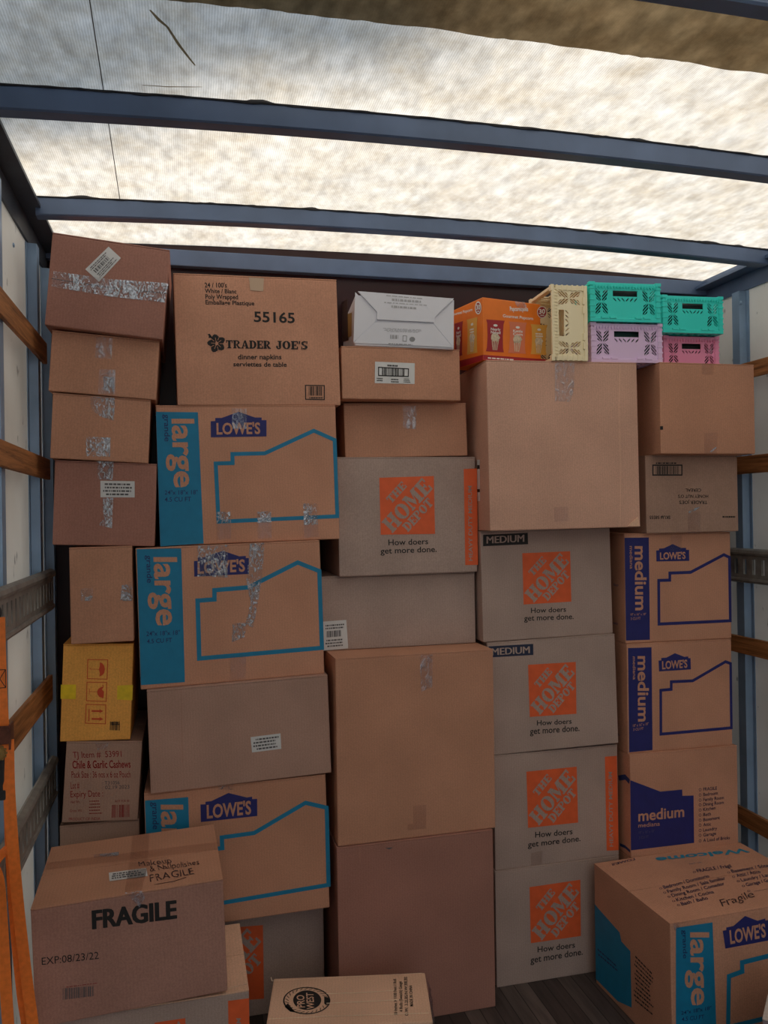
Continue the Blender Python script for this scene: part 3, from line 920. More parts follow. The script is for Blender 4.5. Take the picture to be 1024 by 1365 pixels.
def house_logo(box, pts, t0, t1, tt, zoom):
    s = Sheet(box, zoom=zoom, off=.0007); s.poly(pts)
    o = s.build('logo_panel', NAVY, None, 'navy gabled logo panel')
    t = Sheet(box, zoom=zoom, off=.0013); t.text("LOWE'S", t0, t1, tt, .028)
    t.build('logo_lettering', box.body.data.materials[0], o)

def side_band(box, q, mat, big, small, b0, b1, bt, s0, s1, st, ink, d0=None, dims=None, zoom=PX):
    s = Sheet(box, zoom=zoom, off=.0007); s.poly(q)
    o = s.build('printed_band', mat, None, 'blue size band')
    t = Sheet(box, zoom=zoom, off=.0013); t.text(big, b0, b1, bt, .022)
    t.build('band_lettering', box.body.data.materials[0], o)
    t = Sheet(box, zoom=zoom, off=.0013); t.text(small, s0, s1, st, .008)
    if dims:
        t.build('size_lettering', ink, o); t = Sheet(box, zoom=zoom, off=.0013)
        for (txt, p0, p1, pt_) in dims: t.text(txt, p0, p1, pt_, .006)
    t.build('dimension_lettering', ink, o)

D24 = '24"x 18"x 18"'
B5 = Carton('cardboard_box', 'cyan-printed carton third in its stack, partly hidden behind the FRAGILE carton', 'box', .140, 2.477, -1.217, -.24, -.93, .540, .412, .40, K_BROWN)
side_band(B5, [(85, 172), (296, 155), (314, 715), (104, 742)], CYAN, 'large', 'grande', (165, 192), (176, 530), (268, 192), (120, 180), (124, 312), (150, 180), NAVYDK, None,
          [(D24, (130, 590), (295, 577), (130, 572)), ('4.5 CU FT', (132, 625), (255, 612), (132, 606))], ZB2)
house_logo(B5, [(358, 277), (356, 191), (380, 190), (380, 178), (408, 175), (492, 135), (582, 157), (608, 153), (608, 165), (632, 164), (633, 247)], (387, 258), (603, 236), (386, 196), ZB2)
s = Sheet(B5, zoom=ZB2); s.stroke([(392, 412), (462, 404), (460, 352), (618, 330), (868, 183), (971, 207), (980, 583), (397, 682)], 22, True); s.build('printed_outline', CYAN, None, 'cyan roofline outline')
one(B5, 'tape_strip', [(443, 100), (515, 97), (517, 120), (443, 117)], TAPE_CR, ZB2)

B4 = Carton('cardboard_box', 'plain brown carton with a small white label between the two lower cyan-printed cartons', 'box', .152, 2.469, -.802, .6, -1.35, .538, .303, .40, K_DUSK)
sticker(B4, [(334, 982.5), (374, 977.5), (375, 998), (336, 1003)], PX, seed=2, rows=4, bars=False)
s = Sheet(B4, zoom=ZB8, off=.0004); s.stroke([(262, 800), (268, 1160)], 1.4); s.build('fold_crease', K_RED)

B3 = Carton('cardboard_box', 'cyan-printed carton with a long trailing piece of clear tape, second in its stack', 'box', .133, 2.491, -.499, 1.16, -1.24, .550, .417, .40, K_TAN)
side_band(B3, [(45, 117), (262, 113), (280, 765), (65, 780)], CYAN, 'large', 'grande', (130, 156), (143, 490), (238, 156), (92, 147), (96, 282), (118, 147), NAVYDK, None,
          [(D24, (92, 540), (255, 533), (92, 519)), ('4.5 CU FT', (95, 577), (217, 570), (95, 556))], ZB8)
house_logo(B3, [(326, 251), (324, 175), (343, 174), (343, 158), (370, 157), (465, 125), (545, 152), (577, 150), (577, 160), (592, 160), (592, 238)], (342, 236), (573, 224), (341, 180), ZB8)
s = Sheet(B3, zoom=ZB8); s.stroke([(342, 368), (424, 362), (424, 317), (590, 303), (830, 182), (935, 224), (948, 598), (350, 650)], 23, True); s.build('printed_outline', CYAN, None, 'cyan roofline outline')
one(B3, 'tape_strip', [(343, 100), (493, 95), (488, 255), (340, 250)], TAPE_CR, ZB8, label='crinkled clear tape')
one(B3, 'tape_strip', [(597, 90), (668, 85), (655, 260), (632, 400), (612, 500), (575, 482), (600, 380), (580, 270)], TAPE_CR, ZB8, label='crinkled clear tape')
one(B3, 'tape_strip', [(512, 478), (582, 475), (570, 545), (510, 570)], TAPE_CR, ZB8)
one(B3, 'tape_strip', [(500, 640), (578, 635), (575, 752), (500, 756)], TAPE_DULL, ZB8)

B2 = Carton('cardboard_box', 'cyan-printed carton directly under the napkin carton', 'box', .192, 2.516, -.079, -.23, -.98, .548, .423, .40, K_TAN)
side_band(B2, [(27, 713), (218, 715), (244, 1312), (47, 1325)], CYAN, 'large', 'grande', (101, 745), (112, 1058), (198, 745), (64, 725), (67, 848), (89, 725), NAVYDK, None,
          [(D24, (67, 1090), (217, 1088), (67, 1071)), ('4.5 CU FT', (67, 1122), (187, 1120), (67, 1102))], ZB4)
house_logo(B2, [(277, 829), (276, 756), (297, 755), (297, 741), (326, 741), (403, 713), (478, 739), (508, 739), (508, 751), (530, 751), (530, 825)], (303, 815), (502, 812), (302, 766), ZB4)
s = Sheet(B2, zoom=ZB4); s.stroke([(299, 948), (376, 946), (375, 905), (522, 902), (745, 799), (840, 841), (852, 1188), (312, 1213)], 19, True); s.build('printed_outline', CYAN, None, 'cyan roofline outline')
one(B2, 'tape_strip', [(372, 698), (440, 700), (440, 792), (375, 790)], TAPE_FL, ZB4)
for q in ([(300, 1168), (365, 1168), (368, 1220), (302, 1222)], [(487, 1168), (550, 1165), (552, 1215), (489, 1218)], [(697, 1130), (760, 1130), (764, 1225), (700, 1228)]):
    one(B2, 'tape_strip', q, TAPE_CR, ZB4)
for q in ([(302, 1222), (368, 1220), (370, 1290), (303, 1296)], [(489, 1218), (552, 1215), (554, 1288), (491, 1292)], [(700, 1228), (764, 1225), (766, 1282), (702, 1286)]):
    one(B2, 'tape_strip', q, TAPE_DULL, ZB4)

B1 = Carton('cardboard_box', 'large tan carton of dinner napkins with black print and a flower mark', 'box', .226, 2.516, .345, .95, -1.10, .502, .399, .42, K_TAN)
s = Sheet(B1, zoom=ZB4)
s.text("24 / 100's", (249, 147), (350, 148), (248, 126), .020); s.text('White / Blanc', (250, 172), (394, 175), (249, 153), .020)
s.text('Poly Wrapped', (252, 199), (401, 201), (251, 179), .020); s.text('Emballage Plastique', (253, 224), (475, 229), (252, 205), .020)
s.build('printed_lettering', BLACK); s = Sheet(B1, zoom=ZB4)
s.text('55165', (473, 303), (659, 309), (472, 258), .022)
s.build('printed_number', BLACK); s = Sheet(B1, zoom=ZB4)
s.slab("TRADER", (346, 424), (550, 427), (345, 387)); s.slab("JOE'S", (574, 428), (717, 430), (573, 390))
s.build('name_lettering', BLACK); s = Sheet(B1, zoom=ZB4)
s.text('dinner napkins', (400, 474), (598, 474), (400, 452), .020); s.text('serviettes de table', (379, 506), (622, 508), (379, 486), .020)
s.build('contents_lettering', BLACK); s = Sheet(B1, zoom=ZB4)
s.frame([(707, 593), (793, 594), (793, 658), (708, 656)], 5); s.bars([(722, 597), (782, 598), (782, 640), (722, 639)], 25, 6)
s.lines([(716, 644), (788, 644), (788, 654), (716, 654)], 1, 2, .6)
s.build('bar_code', BLACK)
s = Sheet(B1, zoom=ZB4)
cx_, cy_ = 303, 402
for k in range(5):                                # five-petal flower
    a = RAD(90+72*k+14); px_, py_ = cx_+22*math.cos(a), cy_-24*math.sin(a)
    s.poly([(px_+19*math.cos(a+t)*(1.0+.12*math.cos(3*t)), py_-17*math.sin(a+t)*(1.0+.12*math.cos(3*t))) for t in [RAD(30*j) for j in range(12)]])
s.poly([(262, 360), (272, 358), (282, 372), (292, 392), (286, 396), (276, 380)]); s.poly([(268, 368), (280, 366), (276, 378), (266, 376)])
s.build('flower_mark', BLACK)
s = Sheet(B1, zoom=ZB4, off=.0012)
for k in range(5):
    a = RAD(90+72*k+14); s.stroke([(cx_+6*math.cos(a), cy_-6*math.sin(a)), (cx_+25*math.cos(a), cy_-27*math.sin(a))], 2.2)
    a2 = a+RAD(36); s.stroke([(cx_+14*math.cos(a2), cy_-15*math.sin(a2)), (cx_+38*math.cos(a2), cy_-38*math.sin(a2))], 2.2)
s.build('flower_veins', K_TAN)
one(B1, 'tape_strip', [(450, 102), (518, 106), (515, 165), (456, 161)], simple('tape_paper', (.56, .40, .28), .4), ZB4, label='pale tape patch')

# --- third stack: white carton on top of plain and orange-marked ones
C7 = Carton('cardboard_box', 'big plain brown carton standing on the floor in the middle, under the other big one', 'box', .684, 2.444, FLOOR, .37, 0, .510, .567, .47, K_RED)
s = Sheet(C7, zoom=ZC7); s.poly([(355, 172), (403, 168), (380, 180)]); s.build('small_tear', INKGREY)
s = Sheet(C7, zoom=ZC7, off=.0004); s.stroke([(213, 168), (214, 260)], 1.5); s.build('fold_crease', K_BROWN)
C6 = Carton('cardboard_box', 'big plain brown carton in the middle with one tape strip, on another big plain one', 'box', .693, 2.452, -1.017, 1.2, .1, .520, .577, .47, K_BROWN)
one(C6, 'tape_strip', [(553, 99), (626, 95), (624, 280), (560, 308)], TAPE_FL, ZC6)
one(C6, 'tape_strip', [(515, 955), (590, 950), (588, 1085), (482, 1095), (485, 1060), (515, 1058)], TAPE_DULL, ZC6)
C5 = Carton('cardboard_box', 'long plain grey-brown carton with a white label at its left end', 'box', .679, 2.592, -.439, 0, .06, .530, .241, .36, K_GREY)
sticker(C5, [(2, 1018), (135, 1008), (146, 1170), (5, 1182)], ZC4, seed=8)
C4 = Carton('cardboard_box', 'grey-brown carton with an orange square mark below the plain carton with centre tape', 'box', .708, 2.564, -.197, -.14, -.24, .471, .386, .38, K_GREY)
square_mark(C4, [(323, 200), (633, 190), (640, 519), (331, 524)], ZC4)
slogan(C4, (375, 584), (601, 577), (374, 552), (330, 632), (650, 621), (329, 600), ZC4)
orange_strip(C4, [(803, 150), (878, 147), (885, 695), (812, 697)], (853, 672), (848, 246), (832, 672), ZC4)
C3 = Carton('cardboard_box', 'low plain tan carton with one tape strip, under the carton with a barcode label', 'box', .712, 2.583, .191, -.55, -1.17, .420, .178, .36, K_BROWN)
one(C3, 'tape_strip', [(498, 926), (590, 926), (586, 1086), (500, 1082)], TAPE_FL, ZC5)
C2 = Carton('cardboard_box', 'low tan carton with a white barcode label under the white carton', 'box', .682, 2.526, .372, .44, -.26, .398, .168, .38, K_BROWN)
s = Sheet(C2, zoom=ZC5, off=.001); s.poly([(307, 625), (578, 636), (577, 778), (305, 772)]); lb = s.build('shipping_label', PALE, None, 'white barcode label')
s = Sheet(C2, zoom=ZC5, off=.0016)
s.frame([(331, 664), (535, 675), (533, 727), (331, 720)], 7); s.bars([(355, 668), (507, 676), (506, 724), (355, 719)], 39, 12)
s.lines([(388, 642), (470, 646), (470, 660), (388, 656)], 1, 3, .8); s.lines([(313, 732), (362, 735), (362, 762), (313, 760)], 2, 6)
s.lines([(412, 738), (470, 741), (470, 772), (410, 770)], 2, 5); s.lines([(502, 738), (550, 740), (550, 772), (502, 770)], 3, 7)
s.build('label_print', BLACK, lb)
WHITE = simple('white_board', (.74, .76, .84), .5, noise_amt=.05, noise_scale=8)
C1 = Carton('cardboard_box', 'white carton with four folded closing flaps facing out, beside the orange popcorn carton', 'box', .692, 2.524, .541, -5.0, 1.3, .326, .163, .38, WHITE, flaps=False)
# four closing flaps of the white carton
def flap(box, q, t, name, zoom, mat):
    s = Sheet(box, zoom=zoom); P = [s.P(p) for p in q]; n = len(P)
    vs = [box.lift(p, 'front', 0.0003) for p in P]+[box.lift(p, 'front', t) for p in P]
    fs = [tuple(range(n, 2*n)), tuple(reversed(range(n)))]+[(i, (i+1) % n, n+(i+1) % n, n+i) for i in range(n)]
    bm = bmesh.new(); bv = [bm.verts.new(v) for v in vs]
    for f in fs: bm.faces.new([bv[i] for i in f])
    return bm_obj(name, bm, mat, box.root)
flap(C1, [(172, 152), (318, 292), (318, 344), (160, 492)], .0015, 'side_flap', ZC5, WHITE)
flap(C1, [(846, 208), (840, 525), (706, 365), (710, 328)], .0015, 'side_flap', ZC5, WHITE)
flap(C1, [(160, 498), (320, 352), (705, 372), (836, 528)], .003, 'lower_flap', ZC5, WHITE)
flap(C1, [(190, 148), (842, 198), (712, 326), (706, 360), (320, 340), (319, 288)], .007, 'upper_flap', ZC5, WHITE)
s = Sheet(C1, zoom=ZC5, off=.0076)
s.lines([(360, 170), (650, 195), (650, 207), (360, 182)], 1, 5, .5); s.lines([(398, 192), (628, 210), (628, 226), (398, 210)], 1, 6, .9)
s.lines([(360, 218), (660, 240), (660, 250), (360, 230)], 1, 8, .5); s.lines([(405, 240), (620, 258), (620, 272), (405, 256)], 1, 9, .9)
s.build('printed_lettering', INKFAINT)
s = Sheet(C1, zoom=ZC5, off=.0038)
s.lines([(350, 395), (660, 410), (600, 432), (380, 424)], 4, 3, .3)
s.bars([(410, 443), (466, 446), (465, 472), (410, 470)], 21, 5)
s.poly([(560+20*math.cos(RAD(k*36)), 474+17*math.sin(RAD(k*36))) for k in range(10)])
s.frame([(497, 450), (522, 451), (520, 488), (496, 487)], 4); s.lines([(392, 498), (610, 508), (610, 516), (392, 508)], 1, 4, .6)
s.build('printed_marks', simple('ink_mid_grey', (.26, .27, .29), .7))
s = Sheet(C1, 'left', ZC5, .0006); s.poly([(72, 225), (120, 195), (128, 480), (84, 490)]); s.build('side_picture', simple('print_dark_brown', (.06, .025, .018), .5))
s = Sheet(C1, 'left', ZC5, .0006); s.poly([(122, 300), (150, 290), (148, 450), (124, 462)]); s.build('side_picture_border', simple('print_ochre', (.42, .27, .08), .5))

# --- fourth stack: orange-marked cartons under the large plain one
def omc(label, *a): return Carton('cardboard_box', label, 'box', *a, .40, K_GREY)
D5 = omc('orange-marked grey-brown carton standing on the bare floor, lowest in its stack of four', 1.210, 2.540, FLOOR, 0, 0, .459, .388)
square_mark(D5, [(265, 773), (537, 733), (540, 1034), (272, 1073)], ZD4); slogan(D5, (308, 1122), (508, 1096), (308, 1092), (270, 1180), (550, 1134), (270, 1146), ZD4)
D4 = omc('orange-marked grey-brown carton with an orange edge band, second from the floor in its stack', 1.213, 2.545, -1.197, .14, .05, .459, .385)
square_mark(D4, [(248, 155), (517, 128), (525, 427), (257, 456)], ZD4); slogan(D4, (295, 508), (495, 489), (295, 478), (256, 560), (538, 526), (256, 530), ZD4)
orange_strip(D4, [(668, 75), (732, 70), (742, 575), (678, 578)], (712, 555), (706, 156), (693, 555), ZD4)
one(D4, 'tape_strip', [(272, 590), (333, 577), (333, 648), (272, 662)], TAPE_DULL, ZD4)
D3 = omc('orange-marked grey-brown carton with a navy MEDIUM tag, the lower of two with such tags', 1.206, 2.537, -.807, -2.09, -1.14, .464, .378)
D2 = omc('orange-marked grey-brown carton with a black MEDIUM tag, just under the largest plain carton', 1.193, 2.545, -.428, -.23, -.84, .478, .371)
def tag_label(box, q, t0, t1, tt, mat, zoom):
    s = Sheet(box, zoom=zoom, off=.0007); s.poly(q); o = s.build('size_tag', mat)
    t = Sheet(box, zoom=zoom, off=.0013); 
    for k_ in (-1.6, 0, 1.6):
        t.text('MEDIUM', (t0[0]+k_, t0[1]), (t1[0]+k_, t1[1]), (tt[0]+k_, tt[1])); t.off += .00005
    t.build('tag_lettering', K_GREY, o)
square_mark(D3, [(326, 820), (606, 803), (610, 1107), (336, 1126)], ZD2); slogan(D3, (378, 1176), (582, 1165), (378, 1147), (337, 1228), (628, 1208), (337, 1192), ZD2)
tag_label(D3, [(93, 712), (356, 697), (357, 762), (112, 776)], (114, 764), (335, 751), (113, 724), simple('ink_dark_navy', (.012, .02, .06), .6), ZD2)
square_mark(D2, [(292, 165), (573, 153), (580, 449), (300, 466)], ZD2); slogan(D2, (343, 516), (549, 508), (343, 487), (303, 562), (594, 551), (303, 530), ZD2)
tag_label(D2, [(62, 57), (324, 45), (326, 112), (62, 124)], (83, 108), (302, 97), (83, 67), BLACK, ZD2)
D1 = Carton('cardboard_box', 'largest plain brown carton, up high right of centre, with crates standing on it', 'box', 1.214, 2.444, -.056, -1.41, -.40, .533, .553, .46, K_PALE, seam='Y')
one(D1, 'tape_strip', [(303, 58), (370, 60), (368, 150), (355, 192), (303, 190)], TAPE_FL, ZD1)
one(D1, 'tape_strip', [(300, 548), (348, 546), (348, 594), (302, 598)], TAPE_DULL, ZD1)
s = Sheet(D1, zoom=ZD1, off=.0005); s.stroke([(524, 64), (520, 200), (526, 420), (524, 612)], 2.2); s.build('fold_crease', K_LIGHT)
flap(D1, [(548, 612), (583, 580), (590, 612)], .004, 'torn_corner', ZD1, K_LIGHT)
s = Sheet(D1, 'left', PX, .001); s.poly([(636.5, 613), (640, 613), (640.5, 668), (637, 668)]); lb = s.build('shipping_label', PALE, None, 'white label on the left side')
s = Sheet(D1, 'left', PX, .0016); s.poly([(636.8, 620), (640, 620), (640, 625), (636.8, 625)]); s.poly([(636.8, 652), (640.3, 652), (640.3, 656), (636.8, 656)]); s.build('label_print', BLACK, lb)

# --- fifth stack by the right wall
E6 = Carton('cardboard_box', 'plain carton on the floor hidden behind the large lower-right carton, under the right stack', 'box', 1.669, 2.515, FLOOR, 0, 0, .42, .393, .38, K_BROWN)
E5 = Carton('cardboard_box', 'carton with a solid navy house shape and a list of room names', 'box', 1.669, 2.492, -1.192, -.72, .22, .420, .356, .40, K_TAN)
s = Sheet(E5, zoom=ZE4, off=.0007); s.poly([(133, 880), (310, 947), (438, 935), (439, 972), (505, 970), (508, 1248), (137, 1292)]); hs = s.build('printed_house', NAVY, None, 'solid navy house shape')
t = Sheet(E5, zoom=ZE4, off=.0013); t.text('medium', (180, 1121), (449, 1093), (180, 1059), .02); t.text('mediana', (180, 1158), (306, 1146), (180, 1134), .006)
t.build('house_lettering', K_TAN, hs)
t = Sheet(E5, zoom=ZE4, off=.0013); t.text('18" x 16" x 18"', (182, 1195), (275, 1185), (182, 1180)); t.text('3 CU FT', (184, 1225), (240, 1218), (184, 1210)); t.build('size_lettering', BANDNAVY, hs)
s = Sheet(E5, zoom=ZE4)
for i, (t_, x1, y0, y1) in enumerate([('FRAGILE', 642, 943, 936), ('Bedroom', 647, 974, 964), ('Family Room', 683, 1004, 991), ('Dining Room', 682, 1032, 1019), ('Kitchen', 634, 1062, 1051), ('Bath', 607, 1092, 1087),
                                      ('Basement', 659, 1122, 1108), ('Attic', 608, 1151, 1146), ('Laundry', 643, 1182, 1171), ('Garage', 637, 1211, 1201), ('A Load of Bricks', 718, 1243, 1226)]):
    s.text(t_, (561, y0), (x1, y1), (561, y0-19), .012)
    cyy = y0-7
    s.stroke([(543+7*math.cos(RAD(k*45)), cyy+8*math.sin(RAD(k*45))) for k in range(8)], 2.2, True)
s.build('printed_list', simple('ink_navy_text', (.02, .02, .07), .7))
s = Sheet(E5, 'left', ZE4); s.stroke([(66, 868), (105, 862), (130, 890)], 14); s.stroke([(74, 1258), (105, 1272), (134, 1298)], 8); s.build('side_print', NAVYDK)

MED = [('18" x 16" x 18"', None), ('3 CU FT', None)]
E4 = Carton('cardboard_box', 'navy-printed carton in the right stack, directly on the one with the list of rooms', 'box', 1.665, 2.503, -.836, -.44, .31, .411, .377, .40, K_TAN)
side_band(E4, [(120, 105), (258, 100), (264, 703), (127, 717)], NAVY, 'medium', 'mediana', (177, 152), (180, 537), (238, 152), (147, 155), (149, 290), (164, 155), K_TAN, None,
          [('18" x 16" x 18"', (148, 568), (240, 556), (148, 553)), ('3 CU FT', (150, 591), (210, 584), (150, 576))], ZE4)
house_logo(E4, [(302, 242), (299, 178), (315, 177), (315, 163), (345, 161), (395, 135), (450, 156), (473, 154), (474, 164), (487, 164), (489, 230)], (320, 228), (468, 218), (319, 184), ZE4)
s = Sheet(E4, zoom=ZE4); s.stroke([(312, 353), (374, 347), (374, 303), (500, 297), (692, 185), (722, 196), (727, 573), (313, 610)], 16, True); s.build('printed_outline', NAVY, None, 'navy roofline outline')
E3 = Carton('cardboard_box', 'navy-printed carton in the right stack, directly under the cereal carton', 'box', 1.669, 2.508, -.458, -.82, .23, .416, .379, .40, K_TAN)
side_band(E3, [(108, 607), (263, 605), (270, 1257), (118, 1262)], NAVY, 'medium', 'mediana', (174, 660), (178, 1070), (244, 660), (140, 660), (142, 805), (160, 660), K_TAN, None,
          [('18" x 16" x 18"', (145, 1103), (245, 1100), (145, 1089)), ('3 CU FT', (147, 1131), (210, 1128), (147, 1115))], ZE2)
house_logo(E3, [(312, 758), (310, 688), (328, 687), (328, 676), (358, 674), (415, 647), (470, 672), (500, 671), (501, 684), (520, 684), (521, 754)], (334, 745), (497, 740), (333, 703), ZE2)
s = Sheet(E3, zoom=ZE2); s.stroke([(326, 879), (397, 877), (397, 832), (530, 827), (742, 715), (777, 732), (783, 1136), (328, 1157)], 18, True); s.build('printed_outline', NAVY, None, 'navy roofline outline')
one(E3, 'tape_strip', [(400, 596), (474, 590), (473, 690), (398, 694)], TAPE_DULL, ZE2)
for bx, zm, ys_ in ((E3, ZE2, (915, 1160)), (E4, ZE4, (615,))):
    s = Sheet(bx, 'left', zm)
    for y in ys_: s.lines([(36, y-18), (75, y-8), (75, y+6), (36, y-4)], 2, int(y), .5)
    s.build('side_print', NAVYDK)
E2 = Carton('cardboard_box', 'brown cereal carton lying upside down with black print and a bar code', 'box', 1.713, 2.482, -.078, -.56, -.15, .362, .269, .42, K_MAUVE)
s = Sheet(E2, zoom=ZE2)
s.frame([(289, 144), (474, 144), (474, 207), (289, 207)], 8); s.bars([(306, 150), (452, 150), (452, 202), (306, 202)], 45, 21)
s.lines([(300, 124), (465, 124), (465, 136), (300, 136)], 1, 9, .7)
s.build('bar_code', BLACK); s = Sheet(E2, zoom=ZE2)
s.text('CEREAL', (597, 294), (497, 294), (597, 313), .014); s.text("HONEY NUT O'S", (642, 333), (450, 333), (642, 352), .014)
s.text("TRADER JOE'S", (636, 371), (457, 371), (636, 391), .014); s.build('name_lettering', BLACK); s = Sheet(E2, zoom=ZE2); s.text('SKU# 58555', (400, 467), (268, 467), (400, 487), .014)
s.build('item_number', BLACK); s = Sheet(E2, zoom=ZE2); s.lines([(728, 465), (822, 465), (822, 479), (728, 479)], 1, 12, .7)
s.build('printed_lettering', BLACK)
one(E2, 'tape_strip', [(512, 445), (595, 440), (590, 578), (512, 580)], TAPE_DULL, ZE2)
one(E2, 'tape_strip', [(516, 440), (560, 415), (592, 410), (560, 432), (520, 450)], TAPE_CR, ZE2)
E1 = Carton('cardboard_box', 'plain brown carton at the upper right beside the wall, under the pink crate', 'box', 1.733, 2.416, .191, -.95, 0, .364, .309, .46, K_BROWN)
one(E1, 'tape_strip', [(800, 62), (842, 63), (838, 100), (800, 100)], TAPE_DULL, ZD1)
one(E1, 'tape_strip', [(808, 298), (853, 295), (850, 367), (808, 367)], TAPE_DULL, ZD1)
one(E1, 'tape_strip', [(826, 360), (845, 345), (850, 346), (834, 362)], TAPE_CR, ZD1)
s = Sheet(E1, zoom=ZD1); s.poly([(659, 274), (669, 274), (669, 286), (659, 286)]); s.build('edge_mark', BLACK)

# ------------------------------------------------------------------ cartons in the foreground
H = Carton('cardboard_box', 'grey-brown carton with an orange band, on the floor underneath the FRAGILE carton', 'box', -.100, 2.070, FLOOR, .28, 0, .467, .390, .346, K_GREY, flapmat=K_LIGHT)
orange_strip(H, [(304, 1334), (332, 1330.5), (334, 1440), (306, 1443)], (322, 1462), (321, 1357), (316, 1462), PX)
square_mark(H, [(206, 1363), (247, 1357), (250, 1440), (209, 1446)])
flap(H, [(303, 1316.5), (330, 1310.5), (330, 1312), (303, 1318)], .001, 'worn_edge', PX, K_LIGHT)
Gx = Carton('cardboard_box', 'brown carton marked FRAGILE in large black letters, handwriting on its lid, front left', 'box', -.142, 2.052, -1.1885, 1.67, -1.6, .445, .281, .372, kraft('kraft_umber', (0.440, 0.235, 0.187)), flapmat=K_BROWN)  # lid board lighter than the sides, carrying the roof light in its colour
s = Sheet(Gx, zoom=ZG)

for dx_ in (-2.5, 0, 2.5):
    s.text('FRAGILE', (372+dx_, 476), (709+dx_, 432), (370+dx_, 405), .022); s.off += .00005

s.build('printed_lettering', BLACK); s = Sheet(Gx, zoom=ZG)
s.text('EXP:08/23/22', (168, 621), (397, 596), (167, 592))
s.build('date_lettering', BLACK)
s = Sheet(Gx, zoom=ZG); s.bars([(252, 715), (375, 706), (375, 746), (252, 761)], 49, 4); s.build('bar_code', INKGREY)
s = Sheet(Gx, zoom=ZG); s.lines([(262, 708), (405, 689), (405, 694), (262, 713)], 1, 3, .5); s.build('red_print', REDINK)
s = Sheet(Gx, 'top', ZG, .0012)
s.text('Makeup', (558, 228), (690, 212), (553, 208), -.004); s.text('& Nailpolishes', (602, 248), (803, 219), (598, 227), -.004)
s.text('FRAGILE', (606, 289), (782, 258), (600, 262), -.004); s.stroke([(620, 300), (700, 287), (745, 272)], 2.5)
s.wobble(); s.build('handwriting', PENINK)
s = Sheet(Gx, 'top', ZG, .0014); s.poly([(437, 253), (588, 233), (593, 266), (440, 287)]); lb = s.build('shipping_label', PALE, None, 'white shipping label on the lid')
s = Sheet(Gx, 'top', ZG, .002); s.lines([(447, 256), (585, 238), (588, 262), (448, 281)], 3, 7, .6); s.build('label_print', INKGREY, lb)
one(Gx, 'tape_strip', [(533, 102), (600, 92), (592, 230), (570, 322), (500, 330), (520, 220)], TAPE_DULL, ZG, 'top')
one(Gx, 'tape_strip', [(190, 212), (880, 128), (886, 158), (185, 242)], TAPE_DULL, ZG, 'top')
one(Gx, 'tape_strip', [(375, 180), (478, 170), (476, 184), (378, 192)], TAPE_CR, ZG, 'top', .0018)
one(Gx, 'tape_strip', [(498, 330), (570, 322), (582, 350), (560, 392), (520, 345)], TAPE_FL, ZG)

J = Carton('cardboard_box', 'low light-tan carton wrapped in clear plastic with a black oval mark on top', 'box', .393, 2.085, FLOOR, -11.3, 0, .438, .250, .228, K_LIGHT, flaps=False)
PLY = simple('plastic_wrap_edge', (.5, .5, .55), .2)
s = Sheet(J, 'top', ZJ, .0008)
def ell(rx, ry, n=40): return [(393+rx*math.cos(2*math.pi*k/n), 443+ry*math.sin(2*math.pi*k/n)) for k in range(n)]
s.stroke(ell(101, 58), 5, True); s.poly([(395+62*math.cos(2*math.pi*k/32), 441+43*math.sin(2*math.pi*k/32)) for k in range(32)])
for k in range(26):
    a = 2*math.pi*k/26
    s.stroke([(393+80*math.cos(a), 443+48*math.sin(a)), (393+95*math.cos(a+.16), 443+55*math.sin(a+.16))], 2.5)
s.poly([(470, 425), (488, 430), (493, 445), (484, 462), (470, 455)]); s.poly([(296, 470), (310, 455), (330, 480), (345, 494), (320, 492)])
ov = s.build('oval_mark', BLACK)
s = Sheet(J, 'top', ZJ, .0014)
s.text('PRO', (385, 474), (381, 420), (352, 474), .012); s.text('WEST', (426, 482), (422, 410), (394, 482), .012)
s.build('oval_lettering', K_LIGHT, ov)
s = Sheet(J, 'top', ZJ, .0008)
for (x, y0, y1, t_) in ((792, 505, 348, '10 Inches X 1100 Feet 1 Roll'), (816, 492, 358, '4 Rolls (Swatch) Gauge'), (840, 510, 338, 'G.W: 3.2LBS/N.W:30LBS'), (862, 468, 375, 'MADE IN CHINA')):
    s.text(t_, (x, y0), (x-5, y1), (x-14, y0), .012)
s.build('printed_lettering', BLACK)
s = Sheet(J, 'top', ZJ, .001)
s.stroke([(480, 413), (640, 408), (780, 398)], 3.5); s.stroke([(480, 455), (640, 448), (800, 440)], 3.5); s.stroke([(225, 524), (500, 512), (930, 498)], 3); s.stroke([(236, 340), (240, 356), (900, 322)], 2)
s.build('wrap_crease', kraft('kraft_worn', (0.90, 0.74, 0.56)))
def wrap_side():
    vs, fs = [], []
    n = 14
    for i in range(n+1):
        y = -.114+.228*i/n
        for j in range(7):
            z = .250*(1-j/6)
            b_ = .010+.010*noise.noise((y*30, z*22, 1))
            vs.append((.2195+b_*(.3 if j == 0 else 1), y, z+.0005))
    for i in range(n):
        for j in range(6):
            a = i*7+j; fs.append((a, a+1, a+8, a+7))
    for k, zt in ((0, .05), (1, .02)):
        b = len(vs); y = -.08+.05*k
        vs.extend([(.222, y, zt), (.262, y-.01, zt+.016), (.268, y+.008, zt+.030), (.224, y+.02, zt+.02)]); fs.append((b, b+1, b+2, b+3))
    return vs, fs
FILM = tape_mat('stretch_film', (.85, .82, .86), .40, .8, 30)
v_, f_ = wrap_side(); mesh_obj('plastic_wrap', v_, f_, FILM, J.root, True)

